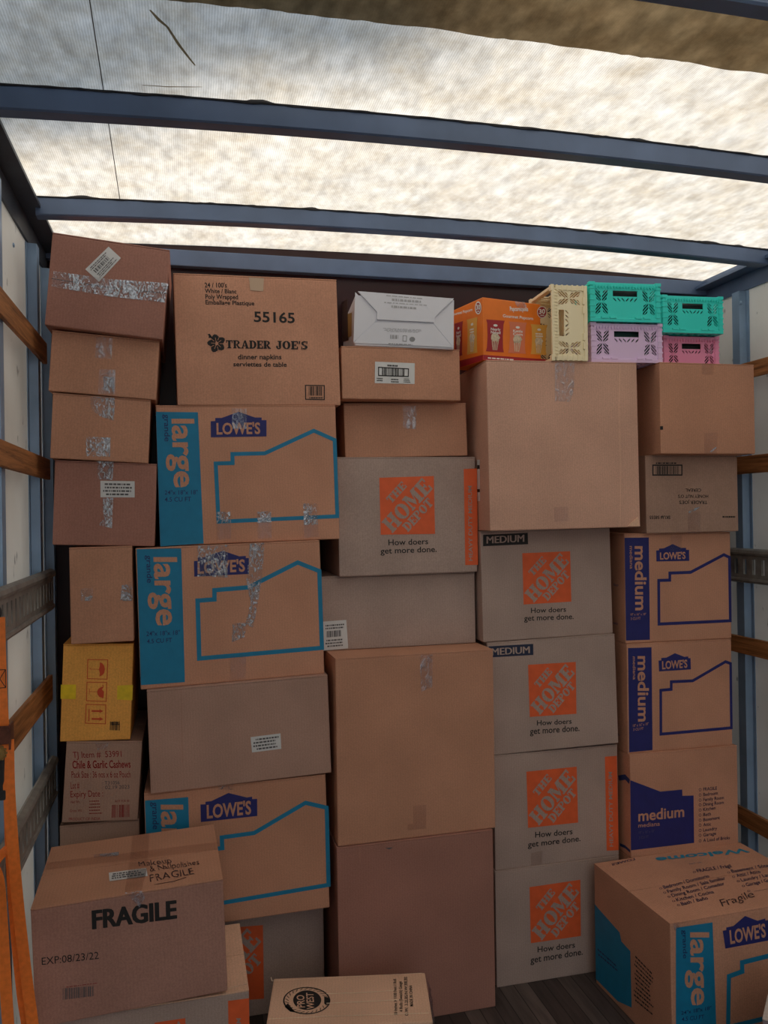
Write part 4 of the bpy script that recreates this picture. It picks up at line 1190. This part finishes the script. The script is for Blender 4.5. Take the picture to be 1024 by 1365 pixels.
Fx = Carton('cardboard_box', 'large cyan-printed carton at the lower right, room names and handwriting on its lid', 'box', 1.616, 2.072, FLOOR, 1.90, -.12, .578, .401, .420, K_TAN)
side_band(Fx, [(508, 573), (713, 543), (736, 1165), (508, 1205)], CYAN, 'large', 'grande', (590, 598), (596, 1008), (690, 598), (544, 585), (548, 745), (568, 585), NAVYDK, None,
          [(D24, (537, 1060), (705, 1030), (537, 1040)), ('4.5 CU FT', (540, 1096), (665, 1080), (540, 1074))], ZF)
house_logo(Fx, [(785, 690), (770, 590), (790, 586), (789, 572), (830, 563), (895, 507), (965, 534), (1008, 521), (1009, 533), (1036, 528), (1048, 640)], (812, 662), (1012, 622), (806, 590), ZF)
s = Sheet(Fx, zoom=ZF); s.stroke([(805, 845), (880, 818), (878, 768), (1030, 730), (1210, 560), (1300, 575), (1300, 1010), (800, 1130)], 26, True); s.build('printed_outline', CYAN, None, 'cyan roofline outline')
s = Sheet(Fx, 'left', ZF, .0008); s.poly([(55, 440), (75, 465), (195, 600), (205, 650), (255, 705), (262, 1020), (185, 985), (62, 860)]); hs = s.build('printed_house', CYAN, None, 'solid cyan house shape on the side')
s = Sheet(Fx, 'left', ZF, .0014); s.lines([(70, 680), (190, 790), (190, 830), (70, 730)], 2, 3, .4); s.build('house_lettering', NAVYDK, hs)
s = Sheet(Fx, 'left', ZF, .0008); s.lines([(275, 715), (385, 830), (385, 1075), (275, 985)], 11, 5, .4); s.build('printed_list', BLACK)
s = Sheet(Fx, 'top', ZF, .0012)
for row_ in (('FRAGILE / Frágil', 632, 266, 822, 236, .012), None, ('Bedroom / Dormitorio', 444, 358, 698, 292, .012), ('Family Room / Sala familiar', 466, 381, 790, 304, .012),
                                ('Dining Room / Comedor', 490, 404, 785, 335, .012), ('Kitchen / Cocina', 516, 428, 725, 381, .012), ('Bath / Baño', 543, 451, 692, 416, .012),
                                None, ('Basement / Sótano', 824, 268, 1062, 228, .012), ('Attic / Ático', 852, 292, 985, 268, .012), ('Laundry / Lavandería', 878, 317, 1122, 270, .012), ('Garage / Garaje', 906, 344, 1078, 306, .012)):
    if row_ is None:
        s.build('printed_list', simple('ink_navy_text', (.02, .02, .07), .7)); s = Sheet(Fx, 'top', ZF, .0012); continue
    t_, x0, y0, x1, y1, b = row_
    s.text(t_, (x0, y0), (x1, y1), (x0-11, y0-17), b)
    bx_, by_ = x0-20, y0-2
    s.stroke([(bx_+7*math.cos(RAD(k*45)), by_+5*math.sin(RAD(k*45))) for k in range(8)], 2.2, True)
s.stroke([(917+7*math.cos(RAD(k*45)), 369+5*math.sin(RAD(k*45))) for k in range(8)], 2.2, True); s.stroke([(945, 372), (1030, 357)], 2)
s.build('printed_list', simple('ink_navy_text', (.02, .02, .07), .7)); s = Sheet(Fx, 'top', ZF, .0012)
s.text("LOWE'S", (282, 196), (152, 228), (276, 186), .02)
s.build('lid_mark', simple('ink_navy_text', (.02, .02, .07), .7))
s = Sheet(Fx, 'top', ZF, .0012); s.text('Fragile', (770, 458), (950, 402), (752, 420), -.002); s.wobble(); s.build('handwriting', PENINK)
s = Sheet(Fx, 'top', ZF, .0012); s.text('Welcome', (905, 130), (392, 184), (925, 152), .03); s.build('lid_lettering', simple('ink_cyan_light', (.02, .26, .42), .6), None, 'cyan lettering upside down')
one(Fx, 'tape_strip', [(578, 216), (650, 206), (655, 213), (582, 223)], TAPE_CR, ZF, 'top', .0018)
one(Fx, 'tape_strip', [(488, 548), (524, 540), (526, 575), (500, 590)], TAPE_FL, ZF)

Kx = Carton('cardboard_box', 'corner of a small pale-topped carton at the very bottom right edge', 'box', 1.509, 1.712, FLOOR, -45, 0, .25, .272, .25, simple('mauve_board', (.28, .22, .24), .6, noise_amt=.1), flapmat=K_CREAM)

# ------------------------------------------------------------------ popcorn carton
OR_B = simple('popcorn_orange', (.86, .20, .012), .45, noise_amt=.06)
PC = Carton('popcorn_box', 'bright orange popcorn carton with pictures of bags, on the largest plain carton', 'box', 1.0555, 2.497, .4975, 12.64, 0, .232, .206, .185, OR_B, flaps=False)
ZP = (7.314, 600, 390)
RED_B = simple('popcorn_red', (.36, .012, .02), .5); WHT = simple('popcorn_white', (.82, .80, .76), .5)
PEACH = simple('popcorn_peach', (.72, .20, .10), .5); GOLD = simple('popcorn_gold', (.74, .38, .07), .5); KERN = simple('popcorn_kernels', (.72, .60, .44), .6, noise_amt=.3, noise_scale=140)
def bag(face, q, mat, title, seed):
    s = Sheet(PC, face, ZP, .0008)
    tl, tr, br, bl = [Vector(p) for p in q]
    def U(u, v): p = tl.lerp(tr, u).lerp(bl.lerp(br, u), v); return (p.x, p.y)
    left = [U(0, 0), U(.06, .12), U(.08, .5), U(.05, .88), U(0, 1)]; right = [U(1, 1), U(.95, .88), U(.92, .5), U(.94, .12), U(1, 0)]
    s.poly(left+right); o = s.build('bag_picture', mat)
    t = Sheet(PC, face, ZP, .0014)
    t.poly([U(.5+.27*math.cos(RAD(k*30))*(1+.15*math.sin(k*5)), .55+.13*math.sin(RAD(k*30))*(1+.15*math.cos(k*3))) for k in range(12)])
    for k in range(4): t.poly([U(.30+.115*k, .62), U(.36+.115*k, .62), U(.40+.07*k, .95), U(.365+.07*k, .95)])
    t.build('popcorn_picture', KERN, o)
    t = Sheet(PC, face, ZP, .0014)
    for i, w in enumerate(title): t.text(w, U(.25, .33+.1*i), U(.78, .33+.1*i), U(.25, .25+.1*i), .02)
    if not title: t.lines([U(.27, .27), U(.76, .27), U(.76, .42), U(.27, .42)], 2, seed, .6)
    t.poly([U(.5+.12*math.cos(RAD(k*45)), .17+.04*math.sin(RAD(k*45))) for k in range(8)])
    t.build('bag_lettering', WHT, o)
bag('front', [(352, 262), (532, 275), (524, 583), (350, 572)], RED_B, ['Nearly', 'Naked'], 1)
bag('front', [(572, 282), (748, 295), (738, 597), (565, 588)], PEACH, ['Kettle', 'Corn'], 2)
bag('front', [(785, 308), (950, 318), (940, 610), (785, 600)], GOLD, [], 3)
bag('left', [(165, 265), (272, 238), (270, 585), (165, 607)], GOLD, [], 4)
bag('left', [(45, 305), (128, 278), (122, 610), (42, 640)], RED_B, ['Nearly', 'Naked'], 5)
s = Sheet(PC, 'front', ZP, .0009); s.poly([(322, 607), (985, 655), (985, 690), (322, 655)]); s.build('printed_band', RED_B)
s = Sheet(PC, 'left', ZP, .0009); s.poly([(0, 690), (322, 607), (322, 660), (0, 760)]); s.build('printed_band', RED_B)
for face, c, r_, q in (('front', (895, 192), (43, 52), None), ('left', (278, 150), (26, 55), None)):
    s = Sheet(PC, face, ZP, .0009); s.poly([(c[0]+r_[0]*math.cos(RAD(k*15)), c[1]+r_[1]*math.sin(RAD(k*15))) for k in range(24)]); o = s.build('count_badge', RED_B)
    s = Sheet(PC, face, ZP, .0014); s.text('30', (c[0]-r_[0]*.72, c[1]+r_[1]*.30), (c[0]+r_[0]*.72, c[1]+r_[1]*.28), (c[0]-r_[0]*.72, c[1]-r_[1]*.55), .03)
    s.stroke([(c[0]+r_[0]*1.04*math.cos(RAD(k*15)), c[1]+r_[1]*1.04*math.sin(RAD(k*15))) for k in range(24)], 6, True)
    s.lines([(c[0]-r_[0]*.5, c[1]+r_[1]*.42), (c[0]+r_[0]*.5, c[1]+r_[1]*.42), (c[0]+r_[0]*.5, c[1]+r_[1]*.68), (c[0]-r_[0]*.5, c[1]+r_[1]*.68)], 1, 2, .8)
    s.build('badge_number', WHT, o)
s = Sheet(PC, 'front', ZP, .0012); s.text('Gourmet Popcorn', (513, 240), (808, 268), (514, 212), .02); s.build('printed_lettering', WHT)
s = Sheet(PC, 'front', ZP, .0012); s.text('Popcornopolis', (582, 178), (760, 182), (580, 138), .03); s.build('name_lettering', WHT)
s = Sheet(PC, 'front', ZP, .0012)
s.lines([(345, 625), (640, 647), (640, 665), (345, 643)], 1, 5, .7)
s.build('printed_lettering', WHT)
s = Sheet(PC, 'left', ZP, .0012); s.text('Gourmet Popcorn', (20, 228), (222, 178), (20, 202), .02); s.build('printed_lettering', WHT)
one(PC, 'tape_strip', [(630, 85), (720, 92), (745, 130), (700, 180), (640, 120)], TAPE_FL, ZP)

# ------------------------------------------------------------------ folding plastic crates
def crate(name, label, w, d, h, mat, loc, rot):
    root = empty(name, loc, rot)
    thing(root, label, 'crate', 'small plastic folding crates')
    def rect(x0, y0, x1, y1): return [(x0, y0), (x1, y0), (x1, y1), (x0, y1)]
    def slots(cx, cy, cw, ch, sg, n=4):
        """parallel diagonal slots in a cell; sg = +1 rising to the right"""
        out = []
        for k in range(n):
            yy = cy-ch/2+ch*(k+.5)/n
            k_ = .44 if 0 < k < n-1 else .30
            dx = cw*k_; dy = dx*1.15*sg; tt = ch/n*.35
            lo, hi = cy-ch*.48, cy+ch*.48
            cl = lambda v: min(max(v, lo), hi)
            q = [(cx-dx, yy-dy-tt), (cx+dx, yy+dy-tt), (cx+dx, yy+dy+tt), (cx-dx, yy-dy+tt)]
            q = [(a_, cl(b_)) for a_, b_ in q]
            out.append(q)
        return out
    def side_panel(W, H, nm, m):
        holes = []
        hw = W*.19
        holes.append(rect(-hw, H*.70, hw, H*.88))
        cw = W*.098; ch = H*.40
        for sd in (-1, 1):
            xc = sd*(W/2-.009-cw)
            for col in (-1, 1):
                for yy, sg in ((H*.72, col), (H*.32, -col)):
                    holes += slots(xc+col*cw*.52, yy, cw, ch, sg)
        k = 6
        for i in range(k):
            x = -hw*1.02+hw*2.04*(i+.5)/k
            sg = -1 if x < 0 else 1
            dx, tt = hw/k*.70, .0028
            dy = dx*sg
            holes.append([(x-dx, H*.60-dy-tt), (x+dx, H*.60+dy-tt), (x+dx, H*.60+dy+tt), (x-dx, H*.60-dy+tt)])
        return fill_curve(nm, rect(-W/2, 0, W/2, H), holes, .0035, mat, root, m)
    e = .004
    FR = Matrix(((1, 0, 0, 0), (0, 0, 1, 0), (0, 1, 0, 0), (0, 0, 0, 1)))
    side_panel(w-.02, h-.022, 'long_side', Matrix.Translation((0, -d/2+e, .010)) @ FR)
    side_panel(w-.02, h-.022, 'long_side', Matrix.Translation((0, d/2-e, .010)) @ FR)
    SD = Matrix(((0, 0, 1, 0), (1, 0, 0, 0), (0, 1, 0, 0), (0, 0, 0, 1)))
    side_panel(d-.02, h-.022, 'short_side', Matrix.Translation((-w/2+e, 0, .010)) @ SD)
    side_panel(d-.02, h-.022, 'short_side', Matrix.Translation((w/2-e, 0, .010)) @ SD)
    # rim with its row of notches, corner posts and hinge blocks
    bm = bmesh.new()
    for y in (-d/2+.005, d/2-.005): add_box(bm, -w/2, w/2, y-.005, y+.005, h-.014, h, .0012)
    for x in (-w/2+.005, w/2-.005): add_box(bm, x-.005, x+.005, -d/2, d/2, h-.014, h, .0012)
    n = int(w/.011)
    for i in range(n):
        x = -w/2+.012+(w-.024)*i/(n-1)
        add_box(bm, x-.0018, x+.0018, -d/2-.0022, -d/2+.001, h-.019, h-.008)
    bm_obj('rim', bm, mat, root)
    for sx in (-1, 1):
        for sy in (-1, 1):
            bm = bmesh.new()
            x = sx*(w/2-.008); y = sy*(d/2-.008)
            add_box(bm, x-.008, x+.008, y-.008, y+.008, .004, h-.004, .0012)
            for i in range(6):
                z = .016+(h-.034)*i/5
                add_box(bm, x-.0095, x+.0095, y-.0095, y+.0095, z-.0025, z+.0025)
            add_box(bm, x-.0105, x+.0105, y-.009, y+.009, h-.008, h+.003, .001)
            bm_obj('corner_post', bm, mat, root)
    # lattice floor and bottom frame
    holes = []
    nx, ny = 7, 4
    for i in range(nx):
        for j in range(ny):
            x = -w/2+.02+(w-.04)*(i+.5)/nx; y = -d/2+.02+(d-.04)*(j+.5)/ny
            holes.append(rect(x-(w-.04)/nx*.32, y-(d-.04)/ny*.32, x+(w-.04)/nx*.32, y+(d-.04)/ny*.32))
    fill_curve('crate_floor', rect(-w/2+.004, -d/2+.004, w/2-.004, d/2-.004), holes, .004, mat, root, Matrix.Translation((0, 0, .004)))
    bm = bmesh.new()
    for y in (-d/2+.003, d/2-.003): add_box(bm, -w/2, w/2, y-.004, y+.004, 0, .012, .001)
    for x in (-w/2+.003, w/2-.003): add_box(bm, x-.004, x+.004, -d/2, d/2, 0, .012, .001)
    for sx in (-1, 1):
        for k in (.18, .30): add_box(bm, sx*w*k-.012, sx*w*k+.012, -d/2-.003, -d/2+.002, .010, .017, .0008)
    bm_obj('bottom_frame', bm, mat, root)
    return root
TEAL = simple('teal_plastic', (.035, .74, .66), .35); LILAC = simple('lilac_plastic', (.80, .60, .88), .35); PINK = simple('pink_plastic', (.90, .33, .55), .35); CREAMP = simple('cream_plastic', (.92, .82, .56), .4)
def yr(a): return (0, 0, RAD(a))
def cpos(X, Y, Z, yaw, d): 
    v = Matrix.Rotation(RAD(yaw), 3, 'Z') @ Vector((0, d/2, 0)); return (X+v.x, Y+v.y, Z)
crate('folding_crate', 'lilac crate standing on the largest plain carton, under a teal crate', .256, .18, .131, LILAC, cpos(1.448, 2.448, .5005, -4, .18), yr(-4))
crate('folding_crate', 'teal crate stacked on the lilac crate', .252, .18, .130, TEAL, cpos(1.438, 2.436, .6345, -4.4, .18), yr(-4.4))
crate('folding_crate', 'pink crate at the upper right, standing under the lower teal crate', .218, .18, .131, PINK, cpos(1.793, 2.589, .5005, -3.6, .18), yr(-3.6))
crate('folding_crate', 'teal crate stacked on the pink crate near the right wall', .235, .18, .132, TEAL, cpos(1.773, 2.548, .6345, -3.5, .18), yr(-3.5))
CRm = Matrix.Rotation(RAD(-3), 4, 'Z') @ Matrix.Rotation(RAD(-90), 4, 'Y')
def crate_filler(label, w, d, h, loc, yaw, mat):
    """soft dark filler added inside a crate so its slots stay dark"""
    bm = bmesh.new()
    bmesh.ops.create_cube(bm, size=1)
    bmesh.ops.subdivide_edges(bm, edges=bm.edges[:], cuts=7, use_grid_fill=True)
    for v in bm.verts:
        p = v.co.copy()
        k = (abs(p.x*2)**6+abs(p.y*2)**6+abs(p.z*2)**6)**(1/6)
        p = p/max(k, 1e-3)*max(abs(p.x), abs(p.y), abs(p.z))*2 if k > 1e-3 else p
        n_ = noise.noise((p.x*5+loc[0]*3, p.y*5, p.z*4))
        v.co = Vector((p.x*w*(1+.03*n_), p.y*d*(1+.03*n_), (p.z+.5)*h*(1+.12*min(n_, 0))))
    o = bm_obj('slot_filler', bm, mat, None, True)
    o.location = loc; o.rotation_euler = yr(yaw)
    return thing(o, label, 'bundle', 'dark fillers added inside the crates')
SLOT_DARK = simple('slot_dark', (.012, .016, .018), .85, noise_amt=.4, noise_scale=20); SLOT_GREEN = simple('slot_dark_green', (.008, .05, .045), .8, noise_amt=.4, noise_scale=20)  # colours of the added fillers that keep the crate slots dark
for lb_, (X_, Y_, Z_), ya_, w_, m_ in (('dark green filler added inside the lilac crate to darken its slots', cpos(1.448, 2.448, .5005, -4, .18), -4, .222, SLOT_GREEN), ('dark filler added inside the teal crate on the lilac one to darken its slots', cpos(1.438, 2.436, .6345, -4.4, .18), -4.4, .218, SLOT_DARK),
                                       ('dark filler added inside the pink crate to darken its slots', cpos(1.793, 2.589, .5005, -3.6, .18), -3.6, .184, SLOT_DARK), ('dark filler added inside the teal crate on the pink one to darken its slots', cpos(1.773, 2.548, .6345, -3.5, .18), -3.5, .20, SLOT_DARK)):
    crate_filler(lb_, w_, .146, .112, (X_, Y_, Z_+.0065), ya_, m_)
crate('folding_crate', 'cream crate standing on its end between the popcorn carton and the lilac crate', .247, .20, .124, CREAMP, (1.300, 2.532, .6225), CRm.to_euler())

# ------------------------------------------------------------------ ratchet strap on the left wall
def ribbon(pts, width, mat, name, parent, thick=.002, wdir=None):
    """webbing that follows a path; each point may carry its own twist in degrees"""
    P = [Vector(p[:3]) for p in pts]; tw = [p[3] if len(p) > 3 else 0 for p in pts]
    # smooth the path
    def cr(a, b, c, d, t): return .5*((2*b)+(-a+c)*t+(2*a-5*b+4*c-d)*t*t+(-a+3*b-3*c+d)*t**3)
    Q, T = [], []
    for i in range(len(P)-1):
        a = P[max(i-1, 0)]; b = P[i]; c = P[i+1]; d = P[min(i+2, len(P)-1)]
        for k in range(6):
            Q.append(cr(a, b, c, d, k/6)); T.append(tw[i]+(tw[i+1]-tw[i])*k/6)
    Q.append(P[-1]); T.append(tw[-1])
    bm = bmesh.new(); rows = []
    for i, q in enumerate(Q):
        t = (Q[min(i+1, len(Q)-1)]-Q[max(i-1, 0)]).normalized()
        wv = Matrix.Rotation(RAD(T[i]), 3, 'Z') @ Vector((1, 0, 0))
        n = t.cross(wv).normalized(); wv = n.cross(t).normalized()
        h_ = wv*width/2; g = n*thick/2
        rows.append([bm.verts.new(q-h_-g), bm.verts.new(q+h_-g), bm.verts.new(q+h_+g), bm.verts.new(q-h_+g)])
    for i in range(len(rows)-1):
        for k in range(4):
            bm.faces.new((rows[i][k], rows[i][(k+1) % 4], rows[i+1][(k+1) % 4], rows[i+1][k]))
    bm.faces.new(rows[0]); bm.faces.new(rows[-1])
    return bm_obj(name, bm, mat, parent)

strap = empty('ratchet_strap', (-.405, 1.95, FLOOR))
thing(strap, 'orange ratchet strap with dangling loose tails, hooked on the left wall rail', 'strap')
O = Vector((-.405, 1.95, FLOOR))
def rel(pts): return [tuple(Vector(p[:3])-O)+tuple(p[3:]) for p in pts]
ribbon(rel([(-.412, 1.95, -.215, 12), (-.410, 1.945, -.30, 12), (-.407, 1.94, -.40, 12), (-.404, 1.94, -.47, 12)]), .026, WEB, 'webbing', strap)
ribbon(rel([(-.393, 1.935, -.485, 5), (-.391, 1.925, -.52, 5), (-.389, 1.92, -.60, 8), (-.383, 1.92, -.72, 0), (-.374, 1.92, -.85, 0), (-.360, 1.92, -1.0, -5), (-.346, 1.92, -1.13, 0), (-.335, 1.925, -1.28, 0), (-.332, 1.92, -1.50, 0), (-.33, 1.90, FLOOR+.006, 0), (-.33, 1.80, FLOOR+.004, 0)]), .024, WEB, 'loose_tail', strap)
ribbon(rel([(-.398, 1.95, -.485, 30), (-.396, 1.945, -.60, 40), (-.394, 1.945, -.75, 45), (-.386, 1.945, -.90, 30), (-.374, 1.945, -1.05, 20), (-.362, 1.945, -1.16, 15), (-.356, 1.945, -1.35, 10), (-.36, 1.94, FLOOR+.012, 0), (-.36, 1.82, FLOOR+.008, 0)]), .022, WEB, 'loose_tail', strap)
ribbon(rel([(-.440, 1.90, -.90, 0), (-.436, 1.90, -.80, 0), (-.424, 1.90, -.752, 0), (-.410, 1.90, -.775, 0), (-.404, 1.90, -.86, 0), (-.398, 1.90, -1.0, 0), (-.392, 1.90, -1.14, 0), (-.388, 1.90, -1.35, 0), (-.39, 1.89, FLOOR+.018, 0)]), .024, WEB, 'loose_loop', strap)
ribbon(rel([(-.43, 1.93, -.765, 0), (-.415, 1.93, -.742, 0), (-.402, 1.93, -.728, 0), (-.395, 1.935, -.722, 0)]), .018, WEB, 'loose_loop', strap)
# stitched box on the webbing
s_v, s_f = [], []
zz = -.33
for (a, b) in (((-.012, 0), (.012, 0)), ((-.012, -.04), (.012, -.04)), ((-.012, 0), (-.012, -.04)), ((.012, 0), (.012, -.04)), ((-.012, 0), (.012, -.04)), ((.012, 0), (-.012, -.04))):
    p, q = Vector((a[0]-.409, 1.9385, zz+a[1]))-O, Vector((b[0]-.409, 1.9385, zz+b[1]))-O
    dv = (q-p).normalized(); nn = Vector((-dv.z, 0, dv.x))*.0008
    i0 = len(s_v); s_v += [p-nn, q-nn, q+nn, p+nn]; s_f.append((i0, i0+1, i0+2, i0+3))
mesh_obj('stitching', s_v, s_f, SEAL, strap)
# hook into the rail
bm = bmesh.new()
prev = None
for k in range(13):
    a = RAD(-30+20*k)
    ring = []
    c = Vector((-.416+.012*math.cos(a)*.6, 1.95, -.205+.014*math.sin(a)))-O
    for j in range(6):
        b = RAD(60*j); e1 = Vector((math.cos(a)*.6, 0, math.sin(a))).normalized()
        ring.append(bm.verts.new(c+e1*.003*math.cos(b)+Vector((0, .012, 0))*math.sin(b)))
    if prev:
        for j in range(6): bm.faces.new((prev[j], prev[(j+1) % 6], ring[(j+1) % 6], ring[j]))
    prev = ring
bm_obj('rail_hook', bm, SEAL, strap, True)
# ratchet buckle: two cheeks, handle, take-up wheel
bm = bmesh.new()
for x in (-.421, -.388): add_box(bm, x-.002-O.x, x+.002-O.x, 1.925-O.y, 1.962-O.y, -.505-O.z, -.450-O.z, .001)
add_box(bm, -.421-O.x, -.388-O.x, 1.925-O.y, 1.929-O.y, -.492-O.z, -.452-O.z, .001)
add_box(bm, -.419-O.x, -.390-O.x, 1.921-O.y, 1.926-O.y, -.466-O.z, -.458-O.z, .001)
bm_obj('ratchet_frame', bm, RUST, strap)
bm = bmesh.new()
for k in range(16):
    pass
r = bmesh.ops.create_cone(bm, cap_ends=True, segments=24, radius1=.014, radius2=.014, depth=.006)
for v in r['verts']: v.co = Vector((-.408+v.co.x-O.x, 1.915+v.co.z-O.y, -.508+v.co.y-O.z))
r = bmesh.ops.create_cone(bm, cap_ends=True, segments=16, radius1=.006, radius2=.006, depth=.012)
for v in r['verts']: v.co = Vector((-.408+v.co.x-O.x, 1.914+v.co.z-O.y, -.508+v.co.y-O.z))
for k in range(12):
    a = RAD(30*k)
    cx_, cz_ = -.408+.0145*math.cos(a)-O.x, -.508+.0145*math.sin(a)-O.z
    add_box(bm, cx_-.0022, cx_+.0022, 1.912-O.y, 1.918-O.y, cz_-.0022, cz_+.0022)
bm_obj('ratchet_wheel', bm, BRASS, strap)
bm = bmesh.new()
add_box(bm, -.432-O.x, -.398-O.x, 1.918-O.y, 1.934-O.y, -.605-O.z, -.515-O.z, .004)
add_box(bm, -.434-O.x, -.396-O.x, 1.914-O.y, 1.938-O.y, -.612-O.z, -.590-O.z, .004)
bm_obj('ratchet_handle', bm, SEAL, strap)
